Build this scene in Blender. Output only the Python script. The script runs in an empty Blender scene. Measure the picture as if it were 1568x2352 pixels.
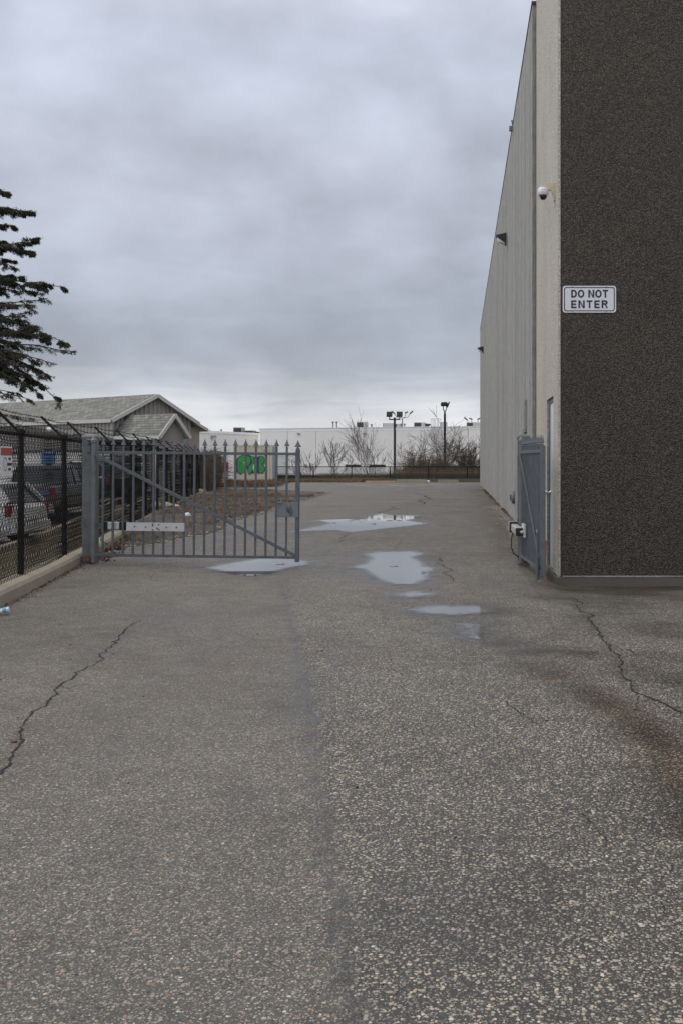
import bpy, math, random
import numpy as np
from mathutils import Vector, Matrix
random.seed(7); rng = np.random.default_rng(7)
scene = bpy.context.scene
C = scene.collection
R = math.radians

# ------------------------------------------------------------------ camera
FX, PX0, PY0, HC = 2350.0, 1053.0, 1063.0, 1.45      # focal (in 1568x2352 units), vanishing point, eye height
cd = bpy.data.cameras.new('camera'); cam = bpy.data.objects.new('camera', cd); C.objects.link(cam)
cam.location = (0, 0, HC); cam.rotation_euler = (R(90), 0, 0)
cd.sensor_fit = 'VERTICAL'; cd.sensor_height = 36.0; cd.sensor_width = 24.0
cd.lens = 36.0*FX/2352; cd.shift_x = (784-PX0)/2352; cd.shift_y = -(1176-PY0)/2352
cd.clip_start = .05; cd.clip_end = 3000
scene.camera = cam
scene.view_settings.view_transform = 'Standard'; scene.view_settings.look = 'None'
scene.view_settings.exposure = 0.0; scene.view_settings.gamma = 1.0

# ------------------------------------------------------------------ world
SUN_EL, SUN_AZ = R(48), R(-75)       # azimuth from +Y, clockwise: the bright part of the cloud is to the left
w = bpy.data.worlds.new('World'); scene.world = w; w.use_nodes = True
nt = w.node_tree; nt.nodes.clear(); N = nt.nodes.new; Lk = nt.links.new
out = N('ShaderNodeOutputWorld'); bg = N('ShaderNodeBackground'); bg.inputs['Strength'].default_value = .1
sky = N('ShaderNodeTexSky'); sky.sky_type = 'NISHITA'; sky.sun_disc = False
sky.sun_elevation = SUN_EL; sky.sun_rotation = SUN_AZ
tc = N('ShaderNodeTexCoord'); sp = N('ShaderNodeSeparateXYZ'); Lk(tc.outputs['Generated'], sp.inputs[0])
def wmath(op, a, b=None, c=None):
    n = N('ShaderNodeMath'); n.operation = op
    for i, v in enumerate((a, b, c)):
        if v is None: continue
        if isinstance(v, (int, float)): n.inputs[i].default_value = v
        else: Lk(v, n.inputs[i])
    return n.outputs[0]
zc = wmath('ADD', wmath('MAXIMUM', sp.outputs[2], 0.0), .13)
u = wmath('DIVIDE', sp.outputs[0], zc); v = wmath('DIVIDE', sp.outputs[1], zc)
cb = N('ShaderNodeCombineXYZ'); Lk(u, cb.inputs[0]); Lk(wmath('MULTIPLY', v, 1.35), cb.inputs[1])
def wnoise(scale, det, off, rough=.5):
    m = N('ShaderNodeMapping'); m.inputs['Location'].default_value = off; Lk(cb.outputs[0], m.inputs[0])
    n = N('ShaderNodeTexNoise'); n.inputs['Scale'].default_value = scale; n.inputs['Detail'].default_value = det
    n.inputs['Roughness'].default_value = rough; n.inputs['Distortion'].default_value = .5
    Lk(m.outputs[0], n.inputs['Vector']); return n.outputs['Fac']
n1 = wnoise(.55, 4, (3.1, 1.7, 0)); n2 = wnoise(1.7, 7, (7.3, 2.2, 4), .52)
# the elevation seen by the ramp is warped by the clouds so that the layers billow
el = wmath('ADD', sp.outputs[2], wmath('MULTIPLY', wmath('SUBTRACT', n2, .5), .07))
rp = N('ShaderNodeValToRGB'); Lk(el, rp.inputs[0]); rp.color_ramp.interpolation = 'B_SPLINE'
st = [(0.0, (.82,.82,.84)), (.036, (.78,.79,.815)), (.064, (.54,.565,.62)), (.10, (.345,.378,.445)), (.16, (.41,.44,.515)),
      (.235, (.49,.52,.61)), (.32, (.53,.565,.655)), (.41, (.55,.595,.72)), (.58, (.80,.79,.80)), (1, (.98,.93,.86))]
e = rp.color_ramp.elements
while len(e) < len(st): e.new(.5)
for q, (p, c) in zip(e, st): q.position = p; q.color = (*c, 1)
f1 = wmath('ADD', wmath('MULTIPLY', wmath('SUBTRACT', n1, .5), .25), 1.0)
f2 = wmath('ADD', wmath('MULTIPLY', wmath('SUBTRACT', n2, .5), .15), 1.0)
vm = N('ShaderNodeVectorMath'); vm.operation = 'SCALE'; Lk(rp.outputs[0], vm.inputs[0]); Lk(wmath('MULTIPLY', wmath('MULTIPLY', f1, f2), 10.0), vm.inputs['Scale'])   # the strength of .1 needs a ten times brighter cloud colour
n3n = N('ShaderNodeTexNoise'); mp3 = N('ShaderNodeMapping'); mp3.inputs['Scale'].default_value = (6.5, 6.5, 10.5); mp3.inputs['Location'].default_value = (1.7, .4, 2.2)
Lk(tc.outputs['Generated'], mp3.inputs[0]); Lk(mp3.outputs[0], n3n.inputs['Vector']); n3n.inputs['Scale'].default_value = 1.0; n3n.inputs['Detail'].default_value = 6; n3n.inputs['Roughness'].default_value = .52; n3n.inputs['Distortion'].default_value = .1
f3 = wmath('ADD', wmath('MULTIPLY', wmath('SUBTRACT', n3n.outputs['Fac'], .5), 1.05), 1.03)
f3 = wmath('MULTIPLY', f3, wmath('ADD', 1.0, wmath('MULTIPLY', wmath('MAXIMUM', wmath('MULTIPLY', sp.outputs[1], -1.0), 0.0), .75)))   # extra brightness added to the unseen sky behind the camera, lighting camera-facing walls
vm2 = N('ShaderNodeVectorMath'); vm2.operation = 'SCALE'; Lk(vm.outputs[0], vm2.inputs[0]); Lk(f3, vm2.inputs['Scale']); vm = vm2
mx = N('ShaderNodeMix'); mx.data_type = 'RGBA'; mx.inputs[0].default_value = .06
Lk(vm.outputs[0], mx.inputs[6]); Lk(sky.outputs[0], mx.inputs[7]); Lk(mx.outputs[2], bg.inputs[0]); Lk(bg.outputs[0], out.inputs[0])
# ------------------------------------------------------------------ sun behind the clouds
sd = bpy.data.lights.new('sun', 'SUN'); so = bpy.data.objects.new('sun', sd); C.objects.link(so)
sd.energy = 1.4; sd.angle = R(35); sd.color = (1, .94, .86)
sv = Vector((math.sin(SUN_AZ)*math.cos(SUN_EL), math.cos(SUN_AZ)*math.cos(SUN_EL), math.sin(SUN_EL)))
so.rotation_euler = sv.to_track_quat('Z', 'Y').to_euler(); so.location = (-8, 0, 20)

# ------------------------------------------------------------------ terrain height
def sst(a, b, x):
    t = np.clip((np.asarray(x, float)-a)/(b-a), 0, 1); return t*t*(3-2*t)
def xfence(y): return -2.824-.19*y
def gz(x, y):
    x = np.asarray(x, float); y = np.asarray(y, float)
    z = .18*sst(15.5, 23, y)
    z = z - .17*sst(.8, 1.4, x)*np.exp(-((y-14.2)/2.6)**2)
    d = xfence(y)-x
    zt = -.45+.33*sst(25, 40, y)
    zl = (.12+.06*sst(17, 23, y))*(1-sst(.2, 2.6, d)) + zt*sst(.2, 2.6, d)
    t = sst(-.12, 0, d); z = z*(1-t)+zl*t
    z = z - 1.7*sst(69.5, 77, y)
    return z
def g(x, y): return float(gz(x, y))
def P(px, py, Y): return Vector(((px-PX0)*Y/FX, Y, HC-(py-PY0)*Y/FX))
def G(px, py):                                   # where a sight line meets the ground
    z = 0.0
    for _ in range(30):
        Y = (HC-z)*FX/(py-PY0); X = (px-PX0)*Y/FX; z = .6*z+.4*g(X, Y)
    return X, Y

def hsh(i, j, s):
    n = (i*374761393 + j*668265263 + s*974711) & 0xffffffff
    n = ((n ^ (n >> 13))*1274126177) & 0xffffffff
    return ((n ^ (n >> 16)) & 0xffff)/65535.
def vnoise(x, y, s=0):
    x = np.asarray(x, float); y = np.asarray(y, float)
    i = np.floor(x).astype(np.int64); j = np.floor(y).astype(np.int64); fx = x-i; fy = y-j
    fx = fx*fx*(3-2*fx); fy = fy*fy*(3-2*fy)
    a = hsh(i, j, s); b = hsh(i+1, j, s); c = hsh(i, j+1, s); d = hsh(i+1, j+1, s)
    return (a*(1-fx)+b*fx)*(1-fy)+(c*(1-fx)+d*fx)*fy
def fbm(x, y, s=0, o=4):
    r = 0; a = .5; t = 0
    for k in range(o): r = r+a*vnoise(x*2**k, y*2**k, s+k*17); t += a; a *= .5
    return r/t

# ------------------------------------------------------------------ materials
def newmat(name):
    m = bpy.data.materials.new(name); m.use_nodes = True; t = m.node_tree
    b = t.nodes['Principled BSDF']; return m, t, b
def nd(t, typ, **k):
    n = t.nodes.new(typ)
    for a, b in k.items(): setattr(n, a, b)
    return n
def mth(t, op, a, b=None, c=None, clamp=False):
    n = nd(t, 'ShaderNodeMath', operation=op, use_clamp=clamp)
    for i, v in enumerate((a, b, c)):
        if v is None: continue
        if isinstance(v, (int, float)): n.inputs[i].default_value = v
        else: t.links.new(v, n.inputs[i])
    return n.outputs[0]
def mixc(t, f, a, b, blend='MIX'):
    n = nd(t, 'ShaderNodeMix', data_type='RGBA', blend_type=blend)
    for i, v in ((0, f), (6, a), (7, b)):
        if isinstance(v, (int, float)): n.inputs[i].default_value = v
        elif isinstance(v, tuple): n.inputs[i].default_value = (*v[:3], 1)
        else: t.links.new(v, n.inputs[i])
    return n.outputs[2]
def ramp(t, f, stops, interp='LINEAR'):
    n = nd(t, 'ShaderNodeValToRGB'); n.color_ramp.interpolation = interp; e = n.color_ramp.elements
    while len(e) < len(stops): e.new(.5)
    for q, (p, c) in zip(e, stops): q.position = p; q.color = (*c, 1) if isinstance(c, tuple) else (c, c, c, 1)
    t.links.new(f, n.inputs[0]); return n.outputs[0]
def coords(t, scale=(1,1,1), kind='Object', rot=(0,0,0)):
    c = nd(t, 'ShaderNodeTexCoord'); m = nd(t, 'ShaderNodeMapping'); m.inputs['Scale'].default_value = scale; m.inputs['Rotation'].default_value = rot
    t.links.new(c.outputs[kind], m.inputs[0]); return m.outputs[0]
def noise(t, vec, scale, det=4, rough=.55, dist=0):
    n = nd(t, 'ShaderNodeTexNoise'); n.inputs['Scale'].default_value = scale; n.inputs['Detail'].default_value = det
    n.inputs['Roughness'].default_value = rough; n.inputs['Distortion'].default_value = dist; t.links.new(vec, n.inputs['Vector']); return n.outputs['Fac']
def voro(t, vec, scale, feature='F1'):
    n = nd(t, 'ShaderNodeTexVoronoi', feature=feature); n.inputs['Scale'].default_value = scale; t.links.new(vec, n.inputs['Vector']); return n
def bump(t, b, h, strength, dist=.01):
    n = nd(t, 'ShaderNodeBump'); n.inputs['Strength'].default_value = strength; n.inputs['Distance'].default_value = dist
    t.links.new(h, n.inputs['Height']); t.links.new(n.outputs[0], b.inputs['Normal'])
def pm(name, col, rough=.6, var=.25, scale=3., metal=0., bmp=.0, bscale=40, stretch=(1,1,1), spec=.5, fine=.12):
    m, t, b = newmat(name); v = coords(t, stretch)
    n = noise(t, v, scale, 6); n2 = noise(t, v, scale*9, 3)
    f = mth(t, 'ADD', 1-var*.5-fine*.5, mth(t, 'ADD', mth(t, 'MULTIPLY', n, var), mth(t, 'MULTIPLY', n2, fine)))
    vm = nd(t, 'ShaderNodeVectorMath', operation='SCALE'); vm.inputs[0].default_value = col; t.links.new(f, vm.inputs['Scale'])
    t.links.new(vm.outputs[0], b.inputs['Base Color']); b.inputs['Roughness'].default_value = rough; b.inputs['Metallic'].default_value = metal
    b.inputs['Specular IOR Level'].default_value = spec
    if bmp: bump(t, b, noise(t, v, bscale, 4), bmp, .01)
    return m

def asphalt(name, near=True):
    m, t, b = newmat(name); v = coords(t)
    at = nd(t, 'ShaderNodeAttribute', attribute_name='masks'); sx = nd(t, 'ShaderNodeSeparateColor'); t.links.new(at.outputs['Color'], sx.inputs[0])
    coarse, stain, wet = sx.outputs[0], sx.outputs[1], sx.outputs[2]
    def layer(scale, bind, stops, thr, cov):
        wv = nd(t, 'ShaderNodeVectorMath', operation='ADD')
        nn = nd(t, 'ShaderNodeTexNoise'); nn.inputs['Scale'].default_value = scale*.7; t.links.new(v, nn.inputs['Vector'])
        sc = nd(t, 'ShaderNodeVectorMath', operation='SCALE'); sc.inputs['Scale'].default_value = .9/scale; t.links.new(nn.outputs['Color'], sc.inputs[0])
        t.links.new(v, wv.inputs[0]); t.links.new(sc.outputs[0], wv.inputs[1])
        vo = voro(t, wv.outputs[0], scale); s2 = nd(t, 'ShaderNodeSeparateColor'); t.links.new(vo.outputs['Color'], s2.inputs[0])
        col = ramp(t, s2.outputs[0], stops)
        sz = mth(t, 'MULTIPLY', mth(t, 'ADD', mth(t, 'MULTIPLY', s2.outputs[1], .7), .3), thr)
        sz = mth(t, 'MULTIPLY', sz, mth(t, 'LESS_THAN', s2.outputs[2], cov))
        mask = mth(t, 'MULTIPLY', mth(t, 'SUBTRACT', sz, vo.outputs['Distance']), 7.0, clamp=True)
        return mixc(t, mask, bind, col), mask
    A1, m1 = layer(90, (.080,.075,.067), [(0,(.045,.042,.038)), (.25,(.14,.132,.12)), (.55,(.26,.245,.22)), (.82,(.34,.31,.26)), (.92,(.32,.19,.11)), (1,(.56,.53,.48))], .72, .80)
    A2, m2 = layer(170, (.085,.080,.072), [(0,(.05,.048,.046)), (.6,(.19,.185,.175)), (1,(.46,.44,.41))], .7, .75)
    B1, k1 = layer(80, (.064,.059,.053), [(0,(.08,.076,.07)), (.3,(.22,.21,.188)), (.6,(.40,.375,.325)), (.8,(.46,.36,.255)), (1,(.60,.57,.51))], .70, .80)
    B2, k2 = layer(150, (.048,.046,.043), [(0,(.07,.068,.064)), (.5,(.20,.19,.175)), (1,(.44,.42,.38))], .72, .62)
    left = mixc(t, m1, A2, A1); right = mixc(t, k1, B2, B1)
    col = mixc(t, coarse, left, right)
    big = noise(t, v, .55, 5, .6); mid = noise(t, v, 3.5, 5, .65)
    f = mth(t, 'ADD', mth(t, 'MULTIPLY', big, .85), mth(t, 'ADD', mth(t, 'MULTIPLY', mid, .7), .26))
    col = mixc(t, 1.0, col, f, 'MULTIPLY')
    col = mixc(t, mth(t, 'MULTIPLY', stain, .85, clamp=True), col, mixc(t, 1.0, col, (.66,.52,.38), 'MULTIPLY'))
    col = mixc(t, mth(t, 'MULTIPLY', wet, .9, clamp=True), col, mixc(t, 1.0, col, (.42,.42,.43), 'MULTIPLY'))
    pit = ramp(t, noise(t, v, 55, 3, .7), [(0,1.), (.34,1.), (.42,0.)]); pit2 = ramp(t, noise(t, v, 9, 5, .7), [(0,1.), (.33,1.), (.45,0.)])
    col = mixc(t, mth(t, 'MULTIPLY', pit, .65), col, (.022,.021,.02)); col = mixc(t, mth(t, 'MULTIPLY', pit2, .45), col, mixc(t, 1.0, col, (.5,.5,.5), 'MULTIPLY'))
    t.links.new(col, b.inputs['Base Color'])
    rg = mth(t, 'SUBTRACT', .72, mth(t, 'MULTIPLY', wet, .30)); rg = mth(t, 'SUBTRACT', rg, mth(t, 'MULTIPLY', mid, .18))
    t.links.new(rg, b.inputs['Roughness'])
    h = mth(t, 'ADD', mth(t, 'MULTIPLY', m1, mth(t, 'SUBTRACT', 1.0, coarse)), mth(t, 'ADD', mth(t, 'MULTIPLY', k1, coarse), mth(t, 'MULTIPLY', k2, .4)))
    bump(t, b, h, .75, .005)
    return m
M = {}
M['asphalt'] = asphalt('asphalt')

def pebble(name, c0, c1, c2, scale, gap, bs=.8, stretch=(1,1,1)):
    m, t, b = newmat(name); v = coords(t, stretch); vo = voro(t, v, scale); s = nd(t, 'ShaderNodeSeparateColor'); t.links.new(vo.outputs['Color'], s.inputs[0])
    col = ramp(t, s.outputs[0], [(0, c0), (.55, c1), (1, c2)])
    d = mth(t, 'MULTIPLY', mth(t, 'SUBTRACT', vo.outputs['Distance'], .42), 3.5, clamp=True)
    col = mixc(t, d, col, gap)
    f = mth(t, 'ADD', .72, mth(t, 'MULTIPLY', noise(t, v, .9, 5, .6), .56)); col = mixc(t, 1.0, col, f, 'MULTIPLY')
    f = mth(t, 'ADD', .8, mth(t, 'MULTIPLY', noise(t, v, 14, 3, .6), .4)); col = mixc(t, 1.0, col, f, 'MULTIPLY')
    t.links.new(col, b.inputs['Base Color']); b.inputs['Roughness'].default_value = .62
    h = mth(t, 'SUBTRACT', 1.0, vo.outputs['Distance']); bump(t, b, h, bs, .012); return m
M['dark_agg'] = pebble('dark exposed aggregate', (.032,.026,.019), (.072,.059,.043), (.14,.118,.088), 66, (.014,.012,.010), 1.0)
M['light_agg'] = pebble('pale exposed aggregate', (.36,.335,.29), (.49,.46,.405), (.63,.595,.525), 52, (.32,.30,.26), .6)
def ribbed():
    m, t, b = newmat('weathered ribbed concrete'); v = coords(t, (1, 1, .05)); v1 = coords(t)
    n = noise(t, v, 28, 6, .7); n2 = noise(t, v1, 1.1, 6, .6); n3 = noise(t, v, 4.5, 4, .6); n4 = noise(t, v1, 70, 3, .7)
    v5 = coords(t, (1, 1.6, 1.0)); n5 = noise(t, v5, 4.0, 9, .82)
    f = mth(t, 'ADD', mth(t, 'SUBTRACT', mth(t, 'MULTIPLY', n5, 1.5), .63), mth(t, 'ADD', mth(t, 'MULTIPLY', n, .75), mth(t, 'ADD', mth(t, 'MULTIPLY', n2, .3), mth(t, 'ADD', mth(t, 'MULTIPLY', n3, .4), mth(t, 'MULTIPLY', n4, .3)))))
    col = mixc(t, 1.0, (.300,.303,.292), f, 'MULTIPLY')
    gap = ramp(t, noise(t, v, 60, 4, .8), [(0, 0.), (.54, 0.), (.66, 1.)])
    col = mixc(t, mth(t, 'MULTIPLY', gap, .6), col, (.11,.11,.10))
    t.links.new(col, b.inputs['Base Color']); b.inputs['Roughness'].default_value = .85
    bump(t, b, mth(t, 'ADD', n, mth(t, 'MULTIPLY', n4, .6)), .8, .02); return m
M['ribbed'] = ribbed()
M['joint'] = pm('dark joint filler', (.07,.068,.062), .8)
M['plinth'] = pm('damp plinth concrete', (.115,.10,.08), .8, .5, 1.6, bmp=.5, bscale=50)
M['kerb'] = pm('worn kerb concrete', (.30,.265,.212), .85, .6, 2.5, bmp=.6, bscale=60, fine=.35)
M['oldconc'] = pm('old mossy concrete', (.15,.13,.085), .9, .8, .8, bmp=.5, bscale=30)
M['galv'] = pm('galvanised steel', (.112,.127,.142), .5, .9, 7, metal=.35, bmp=.12, bscale=60, fine=.45)
M['galv2'] = pm('weathered galvanised steel', (.155,.168,.175), .52, 1.1, 5, metal=.3, bmp=.2, bscale=30, fine=.35)
M['black'] = pm('black coated steel', (.010,.0105,.012), .6, .4, 5, spec=.2)
M['blackp'] = pm('black plastic', (.012,.012,.013), .4)
M['alu'] = pm('pale aluminium', (.52,.52,.53), .4, .25, 4, metal=.4)
M['chrome'] = pm('satin steel', (.62,.60,.57), .25, .2, 5, metal=1)
M['whiteboard'] = pm('pale painted steel plate', (.50,.50,.50), .6, .35, 5)
M['rust'] = pm('rusty steel', (.14,.055,.025), .8, .9, 20)
M['orange'] = pm('faded orange plastic', (.26,.10,.045), .7, .5, 6)
M['doorblue'] = pm('blue grey painted door', (.50,.57,.64), .32, .35, 1.3, bmp=.03)
M['doorframe'] = pm('grey door frame', (.13,.13,.125), .6)
M['white'] = pm('white enamel', (.75,.76,.78), .4, .15, 4)
M['cream'] = pm('cream plastic', (.62,.55,.40), .5)
M['darkdome'] = pm('smoked dome', (.01,.01,.011), .12)
M['signtxt'] = pm('black sign vinyl', (.016,.016,.016), .5)
M['signwhite'] = pm('white sign sheet', (.68,.69,.72), .45, .15, 3, fine=.05)
M['red'] = pm('red paint', (.35,.035,.035), .5)
M['redlamp'] = pm('red lamp lens', (.32,.015,.02), .25)
M['blue'] = pm('blue painted door', (.07,.20,.42), .5)
M['stucco'] = pm('pale grey stucco', (.80,.785,.755), .85, .22, .12, bmp=0, stretch=(1,1,.5), fine=.10)
M['stuccotrim'] = pm('white parapet flashing', (.88,.875,.87), .6, .1, .5)
M['dockdoor'] = pm('pale dock door', (.60,.60,.58), .6, .2, 2)
M['dockframe'] = pm('white dock frame', (.85,.85,.84), .6, .1, 2)
M['hvac'] = pm('grey rooftop unit', (.36,.36,.34), .6, .4, 1.2)
M['hvacdark'] = pm('dark louvred grille', (.025,.026,.028), .6)
M['siding'] = pm('grey ribbed siding', (.31,.295,.27), .6, .25, 1.2)
M['block'] = pm('white painted block', (.62,.62,.60), .8, .3, 1.0)
M['fascia'] = pm('pale fascia board', (.50,.50,.48), .6, .2, 2)
M['glass'] = pm('dark glass', (.02,.023,.026), .12, .1)
M['tan'] = pm('tan block wall', (.33,.30,.24), .85, .3, 1.5)
M['carwhite'] = pm('white car paint', (.66,.67,.68), .25, .05, 1)
M['carblack'] = pm('black car paint', (.012,.014,.02), .15, .1, 1)
M['cargrey'] = pm('grey car paint', (.10,.105,.11), .3, .1, 1)
M['carblue'] = pm('steel blue paint', (.11,.17,.24), .35, .2, 2)
M['tyre'] = pm('tyre rubber', (.015,.015,.015), .85)
M['bark'] = pm('grey brown bark', (.075,.06,.048), .9, .5, 8)
M['twig'] = pm('bare twigs', (.085,.068,.055), .9, .5, 2)
M['vine'] = pm('dead brown vine', (.10,.076,.058), .9, .7, 1)
M['needle'] = pm('dark spruce needles', (.045,.052,.028), .8, .9, 2.5)
M['deadgrass'] = pm('dead orange brown grass', (.15,.102,.064), .9, .9, 1.2)
M['strawgrass'] = pm('pale straw grass', (.22,.165,.10), .9, .7, 1.5)
M['leaf'] = pm('fallen leaf', (.14,.068,.036), .8, .5, 20)
M['stone'] = pm('pale stone', (.32,.30,.27), .85, .5, 3, bmp=.4, bscale=15)
M['litter'] = pm('white litter', (.7,.72,.74), .5)
M['litterblue'] = pm('blue litter', (.12,.42,.62), .5)
M['pallet'] = pm('weathered boards', (.30,.285,.26), .85, .6, 2)
M['lawn'] = None
def groundmat(name, stops, sc=1.2, sc2=45, bs=.8):
    m, t, b = newmat(name); v = coords(t); n = noise(t, v, sc, 6, .65); n2 = noise(t, v, sc2, 4, .75)
    f = mth(t, 'ADD', mth(t, 'MULTIPLY', n, .55), mth(t, 'MULTIPLY', n2, .45)); col = ramp(t, f, stops)
    vo = voro(t, v, 38); d = mth(t, 'MULTIPLY', mth(t, 'SUBTRACT', .5, vo.outputs['Distance']), 2, clamp=True)
    col = mixc(t, mth(t, 'MULTIPLY', d, .30), col, mixc(t, .75, vo.outputs['Color'], (.16,.14,.12)))
    hs = nd(t, 'ShaderNodeHueSaturation'); hs.inputs['Saturation'].default_value = .75; t.links.new(col, hs.inputs['Color'])
    t.links.new(hs.outputs[0], b.inputs['Base Color']); b.inputs['Roughness'].default_value = .9; bump(t, b, n2, bs, .03); return m
M['dirt'] = groundmat('gravel and leaf litter', [(.36,(.022,.020,.018)), (.46,(.065,.057,.050)), (.54,(.085,.062,.045)), (.61,(.13,.065,.032)), (.70,(.20,.17,.14))])
M['lawn'] = groundmat('dull winter lawn', [(.3,(.05,.055,.02)), (.5,(.11,.10,.04)), (.7,(.20,.15,.075))])
M['farground'] = groundmat('dark scrub ground', [(.3,(.04,.038,.03)), (.6,(.08,.07,.055)), (.8,(.13,.11,.08))])
def shingles():
    m, t, b = newmat('grey asphalt shingles'); v = coords(t, kind='UV')
    br = nd(t, 'ShaderNodeTexBrick'); t.links.new(v, br.inputs['Vector']); br.inputs['Scale'].default_value = 1
    br.inputs['Brick Width'].default_value = .34; br.inputs['Row Height'].default_value = .15; br.inputs['Mortar Size'].default_value = .012
    br.inputs['Color1'].default_value = (.12,.128,.12,1); br.inputs['Color2'].default_value = (.22,.228,.212,1); br.inputs['Mortar'].default_value = (.05,.05,.05,1)
    br.offset_frequency = 2; col = mixc(t, 1.0, br.outputs['Color'], mth(t, 'ADD', .6, mth(t, 'MULTIPLY', noise(t, v, 2.2, 5), .8)), 'MULTIPLY')
    t.links.new(col, b.inputs['Base Color']); b.inputs['Roughness'].default_value = .9; bump(t, b, br.outputs['Fac'], -.8, .02); return m
M['shingle'] = shingles()
def contpaint():
    m, t, b = newmat('cream container paint with rust'); v = coords(t); v2 = coords(t, (1,1,.25))
    n = ramp(t, noise(t, v2, 5, 8, .75), [(0, 0.), (.60, 0.), (.66, 1.)])
    col = mixc(t, n, mixc(t, noise(t, v, 2, 4), (.58,.53,.40), (.72,.68,.56)), (.20,.09,.04))
    t.links.new(col, b.inputs['Base Color']); b.inputs['Roughness'].default_value = .6; return m
M['cont'] = contpaint(); M['contside'] = pm('grey blue container side', (.36,.40,.45), .6, .4, 1)
M['green'] = pm('green spray paint', (.05,.36,.07), .6, .6, 4); M['purple'] = pm('purple spray paint', (.055,.045,.15), .6, .5, 4)
def watermat():
    m, t, b = newmat('puddle water'); v = coords(t); at = nd(t, 'ShaderNodeAttribute', attribute_name='depth')
    n = noise(t, v, 9, 6, .7); n2 = noise(t, v, 60, 3, .7)
    d = mth(t, 'ADD', at.outputs['Fac'], mth(t, 'MULTIPLY', mth(t, 'SUBTRACT', n, .5), .42)); d = mth(t, 'ADD', d, mth(t, 'MULTIPLY', mth(t, 'SUBTRACT', n2, .5), .45))
    a = mth(t, 'MULTIPLY', mth(t, 'ADD', d, .085), 5.5, clamp=True)
    b.inputs['Base Color'].default_value = (.11,.106,.10,1); b.inputs['Roughness'].default_value = .03; b.inputs['IOR'].default_value = 1.5
    b.inputs['Specular IOR Level'].default_value = 1.0
    t.links.new(a, b.inputs['Alpha']); bump(t, b, noise(t, v, 2.5, 2), .02, .004); return m
M['water'] = watermat()
M['crack'] = pm('open crack', (.018,.017,.016), .95, .4, 9)

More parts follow.
